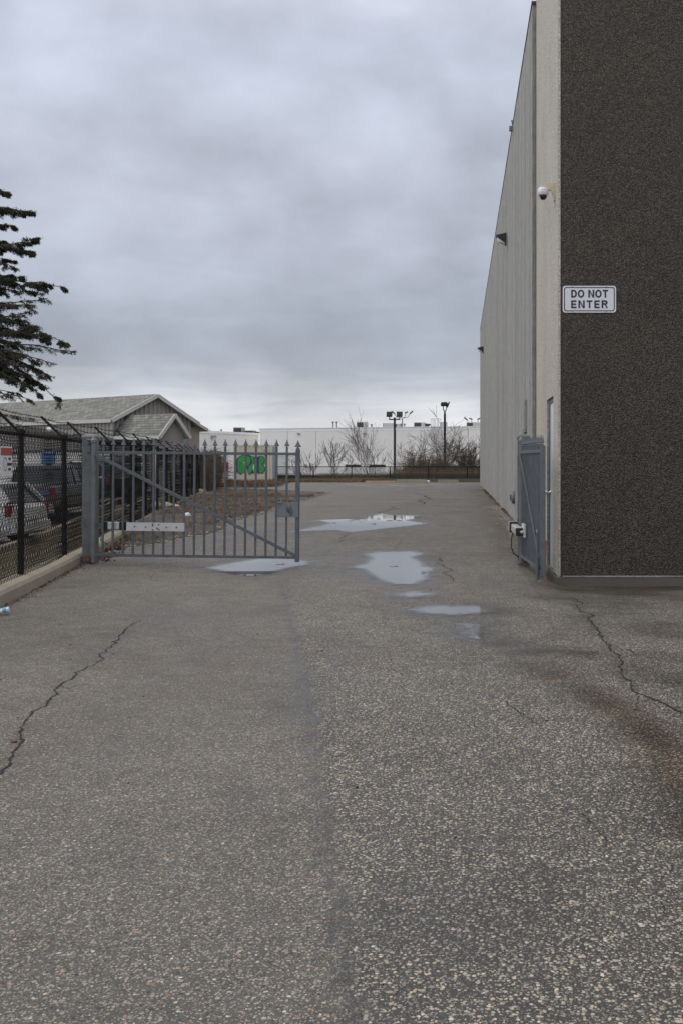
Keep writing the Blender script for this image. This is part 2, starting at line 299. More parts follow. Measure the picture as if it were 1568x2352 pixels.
# ------------------------------------------------------------------ mesh helpers
origin = {}
class MB:
    def __init__(s): s.v = []; s.f = []; s.m = []; s.uv = []
    def add(s, vs, fs, mi=0, uvs=None):
        o = len(s.v); s.v += [tuple(x) for x in vs]
        for k, f in enumerate(fs):
            s.f.append([i+o for i in f]); s.m.append(mi); s.uv.append(uvs[k] if uvs else None)
        return s
    def box(s, a, b, mi=0):
        x0, y0, z0 = a; x1, y1, z1 = b
        vs = [(x0,y0,z0),(x1,y0,z0),(x1,y1,z0),(x0,y1,z0),(x0,y0,z1),(x1,y0,z1),(x1,y1,z1),(x0,y1,z1)]
        return s.add(vs, [(0,3,2,1),(4,5,6,7),(0,1,5,4),(1,2,6,5),(2,3,7,6),(3,0,4,7)], mi)
    def obox(s, c, U, V, W, mi=0):                 # centre and three half-axis vectors
        c = Vector(c); U = Vector(U); V = Vector(V); W = Vector(W)
        vs = [c+a*U+b*V+d*W for d in (-1,1) for (a,b) in ((-1,-1),(1,-1),(1,1),(-1,1))]
        return s.add(vs, [(0,3,2,1),(4,5,6,7),(0,1,5,4),(1,2,6,5),(2,3,7,6),(3,0,4,7)], mi)
    def bar(s, p0, p1, w, t, mi=0, up=(0,0,1)):    # rectangular bar, w across, t along 'up'
        p0 = Vector(p0); p1 = Vector(p1); d = p1-p0; D = d.normalized(); S = D.cross(Vector(up))
        if S.length < 1e-4: S = D.cross(Vector((0,1,0)))
        S.normalize(); T = S.cross(D); return s.obox((p0+p1)/2, d/2, S*w/2, T*t/2, mi)
    def path(s, pts, rad, n=6, mi=0, cap=True):
        pts = [Vector(p) for p in pts]; rings = []; o = len(s.v); ref = None
        for i, p in enumerate(pts):
            d = (pts[min(i+1, len(pts)-1)]-pts[max(i-1, 0)]).normalized()
            if ref is None: ref = Vector((0,0,1)) if abs(d.z) < .9 else Vector((1,0,0))
            a = d.cross(ref).normalized(); b = d.cross(a).normalized(); ref = -b if False else ref
            r = rad[i] if isinstance(rad, (list, tuple)) else rad
            for k in range(n):
                t = 2*math.pi*k/n; s.v.append(tuple(p+a*math.cos(t)*r+b*math.sin(t)*r))
        for i in range(len(pts)-1):
            for k in range(n):
                s.f.append([o+i*n+k, o+i*n+(k+1)%n, o+(i+1)*n+(k+1)%n, o+(i+1)*n+k]); s.m.append(mi); s.uv.append(None)
        if cap and n > 2:
            s.f.append([o+k for k in range(n)][::-1]); s.m.append(mi); s.uv.append(None)
            s.f.append([o+(len(pts)-1)*n+k for k in range(n)]); s.m.append(mi); s.uv.append(None)
        return s
    def lathe(s, c, prof, n=16, sx=1, sy=1, axis=None, mi=0, ph=0):
        c = Vector(c); A = Matrix.Identity(3) if axis is None else Vector(axis).to_track_quat('Z','Y').to_matrix(); o = len(s.v)
        for (r, z) in prof:
            for k in range(n):
                t = 2*math.pi*k/n+ph; s.v.append(tuple(c+A@Vector((r*math.cos(t)*sx, r*math.sin(t)*sy, z))))
        for i in range(len(prof)-1):
            for k in range(n):
                s.f.append([o+i*n+k, o+i*n+(k+1)%n, o+(i+1)*n+(k+1)%n, o+(i+1)*n+k]); s.m.append(mi); s.uv.append(None)
        s.f.append([o+k for k in range(n)][::-1]); s.m.append(mi); s.uv.append(None)
        s.f.append([o+(len(prof)-1)*n+k for k in range(n)]); s.m.append(mi); s.uv.append(None); return s
    def prism(s, poly, off, mi=0):                 # poly: list of 3-D points, off: extrusion vector
        n = len(poly); off = Vector(off); vs = [Vector(p) for p in poly]; vs += [p+off for p in vs]
        return s.add(vs, [list(range(n))[::-1], list(range(n, 2*n))]+[(i, (i+1)%n, n+(i+1)%n, n+i) for i in range(n)], mi)
    def quad(s, a, b, c, d, mi=0, uv=None): return s.add([a,b,c,d], [(0,1,2,3)], mi, [uv] if uv else None)
    def build(s, name, mats, parent=None, smooth=False, bevel=0, solid=0):
        me = bpy.data.meshes.new(name)
        o = origin.get(parent.name, Vector((0,0,0))) if parent else None
        A = np.array(s.v, float)
        if o is None: o = Vector((A[:,0].mean(), A[:,1].mean(), A[:,2].min()))
        A = A-np.array(o); me.from_pydata(A.tolist(), [], s.f); 
        for m in (mats if isinstance(mats, (list, tuple)) else [mats]): me.materials.append(m)
        if any(s.m): me.polygons.foreach_set('material_index', s.m)
        if any(x for x in s.uv):
            L = me.uv_layers.new(name='UVMap'); k = 0
            for f, uvq in zip(s.f, s.uv):
                for j in range(len(f)):
                    L.data[k].uv = uvq[j] if uvq else (0, 0); k += 1
        if smooth: me.polygons.foreach_set('use_smooth', [True]*len(me.polygons))
        me.update(); ob = bpy.data.objects.new(name, me); C.objects.link(ob)
        if parent: ob.parent = parent; origin[ob.name] = o
        else: ob.location = o; origin[ob.name] = o
        if bevel:
            b = ob.modifiers.new('bevel', 'BEVEL'); b.width = bevel; b.segments = 2; b.limit_method = 'ANGLE'
        return ob
def tag(o, label=None, cat=None, group=None, kind=None):
    if label: o['label'] = label
    if cat: o['category'] = cat
    if group: o['group'] = group
    if kind: o['kind'] = kind
    return o
def thing(name, loc, label, cat, group=None):
    o = bpy.data.objects.new(name, None); C.objects.link(o); o.location = loc; o.empty_display_size = .2
    origin[o.name] = Vector(loc); return tag(o, label, cat, group)
def copy_tree(o, parent=None):
    c = o.copy(); C.objects.link(c)
    if parent: c.parent = parent
    for k in [x for x in bpy.data.objects if x.parent == o]: copy_tree(k, c)
    return c
def grid(name, xs, ys, zf, mat, attr=None, keep=None, attrname='masks', dz=0):
    nx, ny = len(xs), len(ys); Xg, Yg = np.meshgrid(xs, ys); Z = zf(Xg, Yg)+dz
    V = np.stack([Xg.ravel(), Yg.ravel(), Z.ravel()], 1)
    i = np.arange(nx*ny).reshape(ny, nx); F = np.stack([i[:-1,:-1].ravel(), i[:-1,1:].ravel(), i[1:,1:].ravel(), i[1:,:-1].ravel()], 1)
    if keep is not None:
        K = keep(Xg, Yg).ravel(); F = F[K[F].any(axis=1)]
        used = np.unique(F); mp = -np.ones(len(V), int); mp[used] = np.arange(len(used)); V = V[used]; F = mp[F]; sel = used
    else: sel = slice(None)
    me = bpy.data.meshes.new(name); me.from_pydata(V.tolist(), [], F.tolist()); me.materials.append(mat)
    if attr is not None:
        a = attr(Xg, Yg)
        if attrname == 'masks':
            at = me.attributes.new('masks', 'FLOAT_COLOR', 'POINT'); cc = np.ones((nx*ny, 4), np.float32)
            for k in range(3): cc[:,k] = a[k].ravel()
            at.data.foreach_set('color', cc[sel].ravel())
        else:
            at = me.attributes.new(attrname, 'FLOAT', 'POINT'); at.data.foreach_set('value', a.ravel().astype(np.float32)[sel])
    me.polygons.foreach_set('use_smooth', [True]*len(me.polygons)); me.update()
    o = bpy.data.objects.new(name, me); C.objects.link(o); return o
def sdpoly(X, Y, poly):                            # signed distance, positive inside
    p = np.array(poly, float); d = np.full(X.shape, 1e9); ins = np.zeros(X.shape, bool)
    for k in range(len(p)):
        a = p[k]; b = p[(k+1)%len(p)]; e = b-a; wx = X-a[0]; wy = Y-a[1]
        t = np.clip((wx*e[0]+wy*e[1])/(e@e+1e-12), 0, 1); d = np.minimum(d, np.hypot(wx-e[0]*t, wy-e[1]*t))
        c = ((a[1] <= Y) != (b[1] <= Y)); xi = a[0]+(Y-a[1])*(b[0]-a[0])/(b[1]-a[1]+1e-12); ins ^= c & (X < xi)
    return np.where(ins, d, -d)
def sdline(X, Y, pts):
    p = np.array(pts, float); d = np.full(np.shape(X), 1e9)
    for a, b in zip(p[:-1], p[1:]):
        e = b-a; wx = X-a[0]; wy = Y-a[1]; t = np.clip((wx*e[0]+wy*e[1])/(e@e), 0, 1); d = np.minimum(d, np.hypot(wx-e[0]*t, wy-e[1]*t))
    return d

# ------------------------------------------------------------------ ground
seam = [G(805,2345), G(772,2050), G(745,1850), G(725,1700), G(705,1580), G(690,1500), G(665,1400), G(650,1340), G(640,1290)]
seam = [(seam[0][0]+.02, .4)]+seam
sy_ = np.array([p[1] for p in seam]); sx_ = np.array([p[0] for p in seam])
stain1 = [G(1210,1530), G(1300,1570), G(1400,1620), G(1500,1690), G(1568,1780), G(1640,1900)]
wetl = [G(1190,1500), G(1260,1495), G(1350,1500)]
W_X, N_X, CORN, RET, W_END = 1.225, 1.29, 13.3, 17.1, 59.4
pud_raw = {
 'a': [(90,368),(200,345),(350,322),(470,318),(610,335),(600,350),(480,370),(400,395),(310,407),(220,395),(150,378)],
 'b': [(870,300),(920,288),(1100,285),(1160,295),(1110,315),(1150,335),(1170,360),(1215,366),(1185,390),(1180,420),(1120,448),(1000,448),(940,425),(890,395),(850,370),(800,366),(870,345),(900,320)],
 'c': [(480,195),(600,170),(700,150),(640,132),(860,125),(950,98),(1000,108),(1165,110),(1080,135),(1180,150),(1080,162),(830,190),(800,192),(720,182),(560,187)],
 'd': [(985,495),(1100,481),(1220,490),(1200,505),(1060,513)],
 'e': [(1070,570),(1200,550),(1430,555),(1530,572),(1490,588),(1280,600),(1140,590)],
 'f': [(1330,640),(1430,645),(1440,695),(1560,730),(1520,742),(1440,722),(1370,712)],
}
puds = {k: [G(428.7+x*.4687, 1133+y*.4687) for x, y in v] for k, v in pud_raw.items()}
CR1 = [G(*q) for q in [(-30,1815),(10,1770),(42,1715),(52,1668),(115,1610),(135,1575),(205,1530),(262,1470),(320,1425)]]
CR2 = [G(*q) for q in [(1318,1372),(1345,1420),(1382,1463),(1418,1502),(1425,1545),(1465,1590),(1510,1612),(1575,1642)]]
def masks(X, Y):
    xs = np.interp(Y, sy_, sx_)+.06*(fbm(X*0+3, Y*5, 5)-.5)+.05*(fbm(X*9, Y*9, 8)-.5)
    coarse = sst(-.015, .03, X-xs)
    fade = 1-sst(9.5, 15, Y); coarse = coarse*fade + .85*(1-fade)
    coarse = np.clip(coarse*(.86+.3*fbm(X*.8, Y*.5, 3)), 0, 1)
    st = np.exp(-(sdline(X, Y, stain1)/.17)**2)*1.0*sst(.25, .6, fbm(X*3, Y*3, 21))
    st = st + 1.2*sst(.15, 1.1, X)*sst(13.5, 16, Y)*(1-sst(45, 60, Y))*sst(.15, .55, fbm(X*2.5, Y*1.2, 31))
    st = st + .6*np.exp(-((Y-12.7)/.7)**2)*sst(.9, 1.6, X)*sst(.25, .6, fbm(X*3, Y*3, 12))
    st = st + .25*sst(.5, .75, fbm(X*.9, Y*.7, 77))
    wt = np.exp(-((X-xs+.012)/.026)**2)*1.25*fade*sst(.1,.4,fbm(X*7, Y*7, 14))
    wt = wt + .85*np.exp(-(sdline(X, Y, stain1)/.15)**2)*sst(.3, .6, fbm(X*2.2, Y*2.2, 40)) + .8*np.exp(-(sdline(X, Y, wetl)/.12)**2)
    wt = wt + .45*sst(.52, .72, fbm(X*1.3, Y*1.1, 55))*sst(0, 1, X)
    wt = wt + .4*sst(.55, .7, fbm(X*1.1, Y*.9, 66))
    wt = wt + .5*sst(.85, 1.25, X)*np.exp(-((Y-13.6)/1.6)**2)
    for k, p in puds.items(): wt = wt + .75*sst(-.42, -.02, sdpoly(X, Y, p))*sst(.15, .55, fbm(X*4, Y*4, 91))
    lane = np.exp(-((X+1.9)/.42)**2)+np.exp(-((X-.15)/.45)**2); wt = wt + .20*lane*sst(.25,.6,fbm(X*1.5, Y*.35, 61))*(1-sst(14,20,Y))
    cl = sdline(X, Y, CR1); cr = sdline(X, Y, CR2); wt = wt+.5*np.exp(-(np.minimum(cl, cr)/.03)**2)*sst(.3,.6,fbm(X*12, Y*12, 19))
    return coarse, np.clip(st, 0, 1), np.clip(wt, 0, 1)
xs = np.concatenate([[-600,-300,-150,-80,-50,-38,-30,-25,-21,-18], np.arange(-16,-6.6,.3), np.arange(-6.6,3.2,.055), np.arange(3.4,9,.5), [12,20,35,60,100,200,400,700]])
ys = np.concatenate([[-40,-10,-3,0], np.arange(.6,19,.055), np.arange(19,26,.12), np.arange(26,80,.5), np.arange(80,170,6), [200,260,350,500,800]])
gd = grid('ground', xs, ys, gz, M['asphalt'], masks, dz=0)
tag(gd, kind='structure')
# far scrub ground beyond the yard and below the fence
o = grid('far_ground', np.linspace(-70, 60, 60), np.linspace(68.3, 200, 80), gz, M['farground'], dz=.012); tag(o, kind='structure')
# neighbour's lawn strip and lot
def lk(y): return xfence(y)-2.75
def keep_lawn(X, Y):
    d = xfence(Y)-X; return (d > -.02) & (d < 2.75) & (Y < 42)
o = grid('lawn', np.arange(-15, -3.8, .12), np.arange(4, 42, .2), gz, M['lawn'], keep=keep_lawn, dz=.012); tag(o, kind='structure')
# kerb of the neighbour's lot
k = MB(); pts = [(lk(y)-.02, y) for y in np.arange(6, 41, 1.5)]
for (x0, y0), (x1, y1) in zip(pts[:-1], pts[1:]):
    k.bar((x0, y0, g(x0,y0)+.05), (x1, y1, g(x1,y1)+.05), .16, .16)
tag(k.build('lot_kerb', M['kerb']), kind='structure')

# gravel and weed patch between the fence and the asphalt
patch = [G(222,1276), G(250,1266), G(283,1257), G(346,1248), G(409,1235), G(470,1226), G(500,1217), G(521,1200), G(575,1187), G(622,1174.5), G(660,1162), G(686,1153), G(757,1131.6), G(690,1128), G(600,1125), G(521,1123)]
ye = patch[-1][1]; patch += [(xfence(ye)+.02, ye), (xfence(35)+.02, 35), (xfence(19)+.02, 19.0)]
def keep_patch(X, Y): return sdpoly(X, Y, patch) > .16*(fbm(X*3, Y*2, 4)-.5)*2
def patchz(X, Y): return gz(X, Y)+.035*fbm(X*1.5, Y*1.5, 9)*sst(0, .6, sdpoly(X, Y, patch))
o = grid('gravel_patch', np.arange(-14, -4.4, .06), np.arange(15.3, 54, .08), patchz, M['dirt'], keep=keep_patch, dz=.008); tag(o, kind='structure')
patch2 = [G(504,1119.5), G(592,1121), G(640,1117), G(719,1108.6), (-8.5, 66.3), (-12, 68.2), (-20, 68.2), (xfence(56)-.5, 56)]
def keep_patch2(X, Y): return sdpoly(X, Y, patch2) > .3*(fbm(X*2, Y*1, 6)-.5)*2
o = grid('weedy_ground', np.arange(-20, -6, .2), np.arange(50, 69, .2), gz, M['dirt'], keep=keep_patch2, dz=.016); tag(o, kind='structure')
# puddles
for k_, p in puds.items():
    a = np.array(p); x0, y0 = a.min(0)-.3; x1, y1 = a.max(0)+.3
    soft = .0 if k_ in 'abc' else -.01
    big = {'a':1.3, 'b':1.3, 'c':1.3, 'd':.9, 'e':1.1, 'f':.8}[k_]
    def dep(X, Y): return np.clip(sdpoly(X, Y, p), -.3, .2)*big+soft
    o = grid('puddle', np.arange(x0, x1, .03), np.arange(y0, y1, .03), gz, M['water'], dep, keep=lambda X, Y: sdpoly(X, Y, p) > -.2, attrname='depth', dz=.004)
    tag(o, kind='structure')

# cracks: jagged open strips in the asphalt
def crack(pts, wd, seed, nsub=14, dz=.0035):
    r = random.Random(seed); P_ = []
    for (a, b) in zip(pts[:-1], pts[1:]):
        for k in range(nsub):
            t = k/nsub; P_.append((a[0]+(b[0]-a[0])*t, a[1]+(b[1]-a[1])*t))
    P_.append(pts[-1]); m = MB(); vs = []; L = len(P_); ox = oy = 0
    for i, (x, y) in enumerate(P_):
        d = math.hypot(P_[min(i+1,L-1)][0]-P_[max(i-1,0)][0], P_[min(i+1,L-1)][1]-P_[max(i-1,0)][1])
        ox = ox*.7+r.uniform(-1,1)*d*.22; oy = oy*.7+r.uniform(-1,1)*d*.22
        w_ = wd*r.uniform(.25, 1.3)*min(1, (i+1)/5, (L-i)/5); X, Y = x+ox, y+oy
        vs += [(X-w_, Y-w_*.4, g(X,Y)+dz), (X+w_, Y+w_*.4, g(X,Y)+dz)]
    m.add(vs, [(2*i, 2*i+1, 2*i+3, 2*i+2) for i in range(L-1)]); o = m.build('pavement_crack', M['crack']); tag(o, kind='structure')
def GG(l): return [G(*q) for q in l]
crack(GG([(-30,1815),(10,1770),(42,1715),(52,1668),(115,1610),(135,1575),(205,1530),(262,1470),(320,1425)]), .0065, 1)
crack(GG([(1318,1372),(1345,1420),(1382,1463),(1418,1502),(1425,1545),(1465,1590),(1510,1612),(1575,1642)]), .009, 2)
crack(GG([(1382,1463),(1400,1452),(1425,1455)]), .003, 31, 8)
crack(GG([(135,1575),(160,1582),(182,1570)]), .0025, 32, 8)
crack(GG([(1465,1590),(1450,1625),(1462,1650)]), .0025, 33, 8)
crack(GG([(1415,1500),(1440,1492),(1462,1505)]), .005, 3, 8)
crack(GG([(965,1121),(930,1145),(905,1165),(880,1182)]), .035, 4, 8)
crack(GG([(800,1226),(770,1248)]), .012, 5)
crack(GG([(820,1302),(900,1303),(1000,1302),(1100,1299),(1185,1297)]), .007, 6)
crack(GG([(1027,1270),(1025,1295),(1030,1310),(1024,1338)]), .008, 7, 8)
crack(GG([(350,1298),(420,1292),(500,1290)]), .006, 8, 8)
crack(GG([(1568,1950),(1530,2000),(1500,2030),(1535,2110),(1568,2150)]), .0016, 9)
crack(GG([(1160,1610),(1190,1640),(1240,1670)]), .003, 10, 8)
crack(GG([(1330,1860),(1380,1905),(1390,1950)]), .0025, 11, 8)
crack(GG([(340,1330),(372,1318)]), .006, 13, 6)

# ------------------------------------------------------------------ kerb on the left
kp = [(-3.75, 5.2), (-4.22, 8.0), (-4.6, 10.26), (-5.02, 12.6), (-5.52, 15.2), (-5.86, 17.2), (-6.2, 19.1)]
km = MB(); prof = [(0,-.05),(0,.105),(.03,.14),(.09,.152),(.27,.15),(.31,.12),(.31,-.3)]; ring = []
kpts = []
for a, b in zip(kp[:-1], kp[1:]):
    for q in range(8): t = q/8; kpts.append((a[0]+(b[0]-a[0])*t, a[1]+(b[1]-a[1])*t))
kpts.append(kp[-1]); vs = []
for i, (x, y) in enumerate(kpts):
    wob = .012*(vnoise(y*1.7, 3, 5)-.5); zz = g(-4.2, y)*.8+.02*(vnoise(y*.9, 8, 2)-.5); ef = 1 if i < len(kpts)-1 else .55
    for (dx, dz) in prof: vs.append((x-dx*ef+wob-(.12 if ef < 1 else 0), y, zz+dz*(1 if ef == 1 else .8)))
n = len(prof); fs = [(i*n+j, i*n+j+1, (i+1)*n+j+1, (i+1)*n+j) for i in range(len(kpts)-1) for j in range(n-1)]
fs.append([(len(kpts)-1)*n+j for j in range(n)]); km.add(vs, fs)
o = km.build('kerb', M['kerb'], smooth=False); tag(o, kind='structure')

# ------------------------------------------------------------------ warehouse on the right
HW, HN = 9.12, 10.2
T = thing('concrete_warehouse', (8, 36, 0), 'tall concrete warehouse with dark pebbled front and long ribbed grey side wall', 'building')
m = MB()                                            # ribbed side wall in panels, with real gaps at the joints
js = [RET, 21.1, 25.9, 31.6, 36.5, 41.7, 46, 49.8, 54.5, W_END]
for a, b in zip(js[:-1], js[1:]):
    m.box((W_X, a+.03, -.6), (W_X+.25, b-.03, HW))
    y = a+.55; r = random.Random(int(a*10))
    while y < b-.2:                                 # shallow raised ribs
        wdt = r.uniform(.25, .6); m.box((W_X-r.uniform(.002,.007), y, -.55), (W_X, min(y+wdt, b-.05), HW-.02)); y += wdt+r.uniform(.15, .8)
m.build('side_wall', M['ribbed'], T)
m = MB(); m.box((W_X+.06, RET+.02, -.5), (40, W_END-.03, HW-.03)); m.build('core_wall', M['joint'], T)
m = MB(); m.box((N_X+.14, CORN+.06, -.02), (30, RET-.02, HN-.05)); m.build('front_core', M['joint'], T)
# near pale panel with the doorway cut out (opening Y 14.35..15.02)
DY0, DY1, DZ0, DZ1 = 13.99, 15.02, -.055, 2.37
m = MB(); jy = 15.28
m.box((N_X, CORN+.055, -.03), (N_X+.22, DY0, HN)); m.box((N_X, DY0, DZ1), (N_X+.22, DY1, HN)); m.box((N_X, DY1, -.05), (N_X+.22, jy-.006, HN)); m.box((N_X, jy+.006, -.05), (N_X+.22, RET, HN))
m.build('pale_panel', M['light_agg'], T)
m = MB(); m.box((N_X+.045, CORN, -.03), (30, CORN+.2, HN)); m.build('dark_front_panel', M['dark_agg'], T)
m = MB(); m.box((N_X+.002, CORN+.004, -.03), (N_X+.028, CORN+.05, HN)); m.build('corner_bead', M['light_agg'], T)
m = MB(); m.box((N_X-.012, CORN-.012, -.5), (30, CORN+.19, -.034)); m.box((N_X-.012, CORN+.195, -.5), (N_X+.2, RET-.01, -.056)); m.build('plinth', M['plinth'], T, bevel=.012)
m = MB(); m.box((N_X+.05, CORN-.02, -.034), (30, CORN-.004, -.016)); m.build('drip_edge', M['ribbed'], T)
d = MB(); d.box((N_X+.045, DY0+.02, DZ0+.01), (N_X+.10, DY1-.06, DZ1-.06)); dr = d.build('door', M['doorblue'], T)
f = MB(); f.box((N_X+.03, DY1-.06, DZ0), (N_X+.13, DY1-.004, DZ1-.004)); f.box((N_X+.03, DY0, DZ1-.06), (N_X+.13, DY1-.06, DZ1-.004)); f.box((N_X+.0, DY0, DZ0-.03), (N_X+.13, DY1-.06, DZ0+.008)); f.build('frame', M['doorframe'], dr)
kb = MB(); kb.lathe((N_X+.045, DY1-.13, 1.02), [(.034,0),(.034,.008),(.013,.012),(.013,.04),(.028,.052),(.031,.07),(.024,.085),(.004,.09)], 18, axis=(-1,0,0)); kb.build('knob', M['chrome'], dr, smooth=True)
# niche, electrical box and small things on the side wall
m = MB(); m.box((W_X-.05, 18.5, 2.05), (W_X-.02, 19.1, 2.75)); 
# roof cap strip
m = MB(); m.box((W_X-.012, RET, HW), (W_X+.4, W_END, HW+.05)); m.build('roof_flashing', M['joint'], T)
m = MB(); m.box((W_X-.035, 18.45, 2.01), (W_X-.001, 19.2, 2.59)); m.box((W_X-.045, 18.5, 2.05), (W_X-.035, 19.15, 2.55)); o = m.build('conduit_box', M['ribbed']); tag(o, 'flat grey cover box on the ribbed wall above the open gate', 'electrical box')
m = MB(); m.lathe((W_X, 22.4, .69), [(.14,0),(.14,.05),(.11,.08),(.03,.085)], 18, axis=(-1,0,0)); m.box((W_X-.11, 22.37, .63), (W_X-.08, 22.43, .75)); o = m.build('wall_junction_box', M['galv2']); tag(o, 'round grey junction box low on the ribbed wall behind the gate post', 'electrical box')

def wallpack(y, z, s, label):
    t = thing('wall_light', (W_X, y, z), label, 'wall light', 'wall lights on the long concrete wall')
    h = MB(); x = W_X-.022
    h.prism([(x, y-.17*s, z+.16*s), (x-.34*s, y-.17*s, z+.08*s), (x-.33*s, y-.17*s, z+.03*s), (x, y-.17*s, z-.22*s)], (0, .34*s, 0)); h.build('housing', M['hvacdark'], t)
    l = MB(); l.prism([(x-.32*s, y-.15*s, z+.03*s), (x-.24*s, y-.15*s, z-.12*s), (x-.05*s, y-.15*s, z-.19*s), (x-.04*s, y-.15*s, z-.17*s)], (0, .3*s, 0)); l.build('lens', M['white'], t)
    return t
wallpack(26.0, 7.15, .78, 'dark wedge wall light above the gate post, larger of the two in view')
wallpack(50.5, 7.05, .85, 'small dark wedge wall light at the far end of the concrete wall')
m = MB(); m.bar((W_X, 23.2, HW-.05), (W_X-.03, 23.2, HW+.10), .03, .03); m.box((W_X-.09, 23.1, HW-.16), (W_X-.01, 23.2, HW-.06)); o = m.build('parapet_floodlight', M['galv2']); tag(o, 'small grey fitting clipped to the top edge of the ribbed wall', 'floodlight')

# dome camera
T2 = thing('security_camera', (N_X, 13.8, 5.05), 'white dome security camera on a cream bracket high by the corner', 'security camera')
b = MB(); b.box((N_X-.012, 13.74, 4.98), (N_X, 13.86, 5.22)); b.prism([(N_X-.012,13.775,5.22),(N_X-.10,13.775,5.215),(N_X-.2,13.775,5.175),(N_X-.2,13.775,5.15),(N_X-.05,13.775,5.12),(N_X-.012,13.775,5.02)], (0,.05,0)); b.build('bracket', M['cream'], T2, bevel=.004)
cx_ = N_X-.155
b = MB(); b.lathe((cx_, 13.8, 5.045), [(.062,.01),(.07,.016),(.073,.06),(.073,.09),(.06,.11),(.03,.115)], 24); b.build('body', M['white'], T2, smooth=True)
b = MB(); b.lathe((cx_, 13.8, 4.978), [(.006,.018),(.024,.022),(.038,.034),(.047,.052),(.050,.078)], 24); b.build('dome', M['darkdome'], T2, smooth=True)

# ------------------------------------------------------------------ text helper
def textmesh(s, size, bold=0.0, extr=.001, spacing=1.0):
    cu = bpy.data.curves.new('lettering', 'FONT'); cu.body = s; cu.size = size; cu.align_x = 'CENTER'; cu.align_y = 'CENTER'
    cu.offset = bold; cu.extrude = extr; cu.space_character = spacing; cu.resolution_u = 4
    to = bpy.data.objects.new('tmp', cu); C.objects.link(to); dg = bpy.context.evaluated_depsgraph_get(); dg.update()
    me = bpy.data.meshes.new_from_object(to.evaluated_get(dg)); bpy.data.objects.remove(to); bpy.data.curves.remove(cu)
    A = np.array([tuple(v.co) for v in me.vertices]); F = [list(p.vertices) for p in me.polygons]; bpy.data.meshes.remove(me)
    A[:,0] -= (A[:,0].min()+A[:,0].max())/2; A[:,1] -= (A[:,1].min()+A[:,1].max())/2
    return A, F
def put_text(mb, s, height, width, c, U, V, Nn, bold=0.0, mi=0):
    A, F = textmesh(s, 1.0, bold); w0 = np.ptp(A[:,0]); h0 = np.ptp(A[:,1]); c = Vector(c); U = Vector(U); V = Vector(V); Nn = Vector(Nn)
    mb.add([c+U*(a[0]/w0*width)+V*(a[1]/h0*height)+Nn*a[2] for a in A], F, mi)
def rrect(cx, cz, w, h, r, n=6):
    p = []
    for (sx, sz, a0) in ((1,1,0),(-1,1,90),(-1,-1,180),(1,-1,270)):
        for k in range(n+1):
            a = R(a0+90*k/n); p.append((cx+sx*(w/2-r)+r*math.cos(a), cz+sz*(h/2-r)+r*math.sin(a)))
    return p
SX, SZ, SW, SH = 1.692, 3.575, .693, .348
T3 = thing('road_sign', (SX, CORN, SZ-SH/2), 'white rectangular sign reading DO NOT ENTER on the dark pebbled wall', 'sign')
b = MB(); b.prism([(x, CORN-.012, z) for x, z in rrect(SX, SZ, SW, SH, .035)], (0,.005,0)); b.build('panel', M['signwhite'], T3)
b = MB(); o1 = rrect(SX, SZ, SW-.035, SH-.035, .03); o2 = rrect(SX, SZ, SW-.058, SH-.058, .022); n = len(o1)
b.add([(x, CORN-.0145, z) for x, z in o1]+[(x, CORN-.0145, z) for x, z in o2], [(i, (i+1)%n, n+(i+1)%n, n+i) for i in range(n)]); b.build('border', M['signtxt'], T3)
def glyph(mb, ch, x, z, w, h, st, y):
    def quad(*p): mb.prism([(x+a*w, y, z+c*h) for a, c in p], (0, -.001, 0))
    sx_, sz_ = st/w, st/h
    def ring(cx, cz, rx, rz, a0, a1, n=18):
        for k in range(n):
            t0 = R(a0+(a1-a0)*k/n); t1 = R(a0+(a1-a0)*(k+1)/n); ix, iz = rx-sx_, rz-sz_
            quad((cx+rx*math.cos(t0), cz+rz*math.sin(t0)), (cx+rx*math.cos(t1), cz+rz*math.sin(t1)), (cx+ix*math.cos(t1), cz+iz*math.sin(t1)), (cx+ix*math.cos(t0), cz+iz*math.sin(t0)))
    if ch in 'DNER': quad((0,0), (sx_,0), (sx_,1), (0,1))
    if ch == 'D': ring(.46, .5, .54, .5, -90, 90); quad((sx_,0), (.46,0), (.46,sz_), (sx_,sz_)); quad((sx_,1-sz_), (.46,1-sz_), (.46,1), (sx_,1))
    if ch == 'O': ring(.5, .5, .5, .51, 0, 360, 32)
    if ch == 'N': quad((1-sx_,0), (1,0), (1,1), (1-sx_,1)); quad((sx_,1), (sx_,.72), (1-sx_,0), (1-sx_,.28))
    if ch == 'T': quad((0,1-sz_), (1,1-sz_), (1,1), (0,1)); quad((.5-sx_/2,0), (.5+sx_/2,0), (.5+sx_/2,1-sz_), (.5-sx_/2,1-sz_))
    if ch == 'E':
        for c in (0, .5-sz_/2, 1-sz_): quad((sx_,c), (1 if c != .5-sz_/2 else .92,c), (1 if c != .5-sz_/2 else .92,c+sz_), (sx_,c+sz_))
    if ch == 'R':
        ring(.62, .72, .36, .28, -90, 90, 12)
        for c in (.44, 1-sz_): quad((sx_,c), (.62,c), (.62,c+sz_), (sx_,c+sz_))
        quad((.5,.44), (.76,0), (1.02,0), (.72,.46))
b = MB()
for word, zz_, x0_, ws in (('DO NOT', SZ+.019, SX-.237, [.075,.085,.028,.078,.085,.072]), ('ENTER', SZ-.118, SX-.237, [.070,.082,.076,.070,.080])):
    x = x0_; gap = .0115 if ' ' in word else .0245
    for ch_, w_ in zip(word, ws):
        if ch_ != ' ': glyph(b, ch_, x, zz_, w_, .103, .0215, CORN-.0145)
        x += w_+gap
b.build('lettering', M['signtxt'], T3)
b = MB()
for x in (-.22, .22):
    for z in (-.16, .16): b = MB(); b.lathe((SX+x, CORN-.012, SZ+z), [(.008,0),(.007,.004),(.002,.005)], 8, axis=(0,-1,0)); b.build('bolt', M['galv2'], T3)

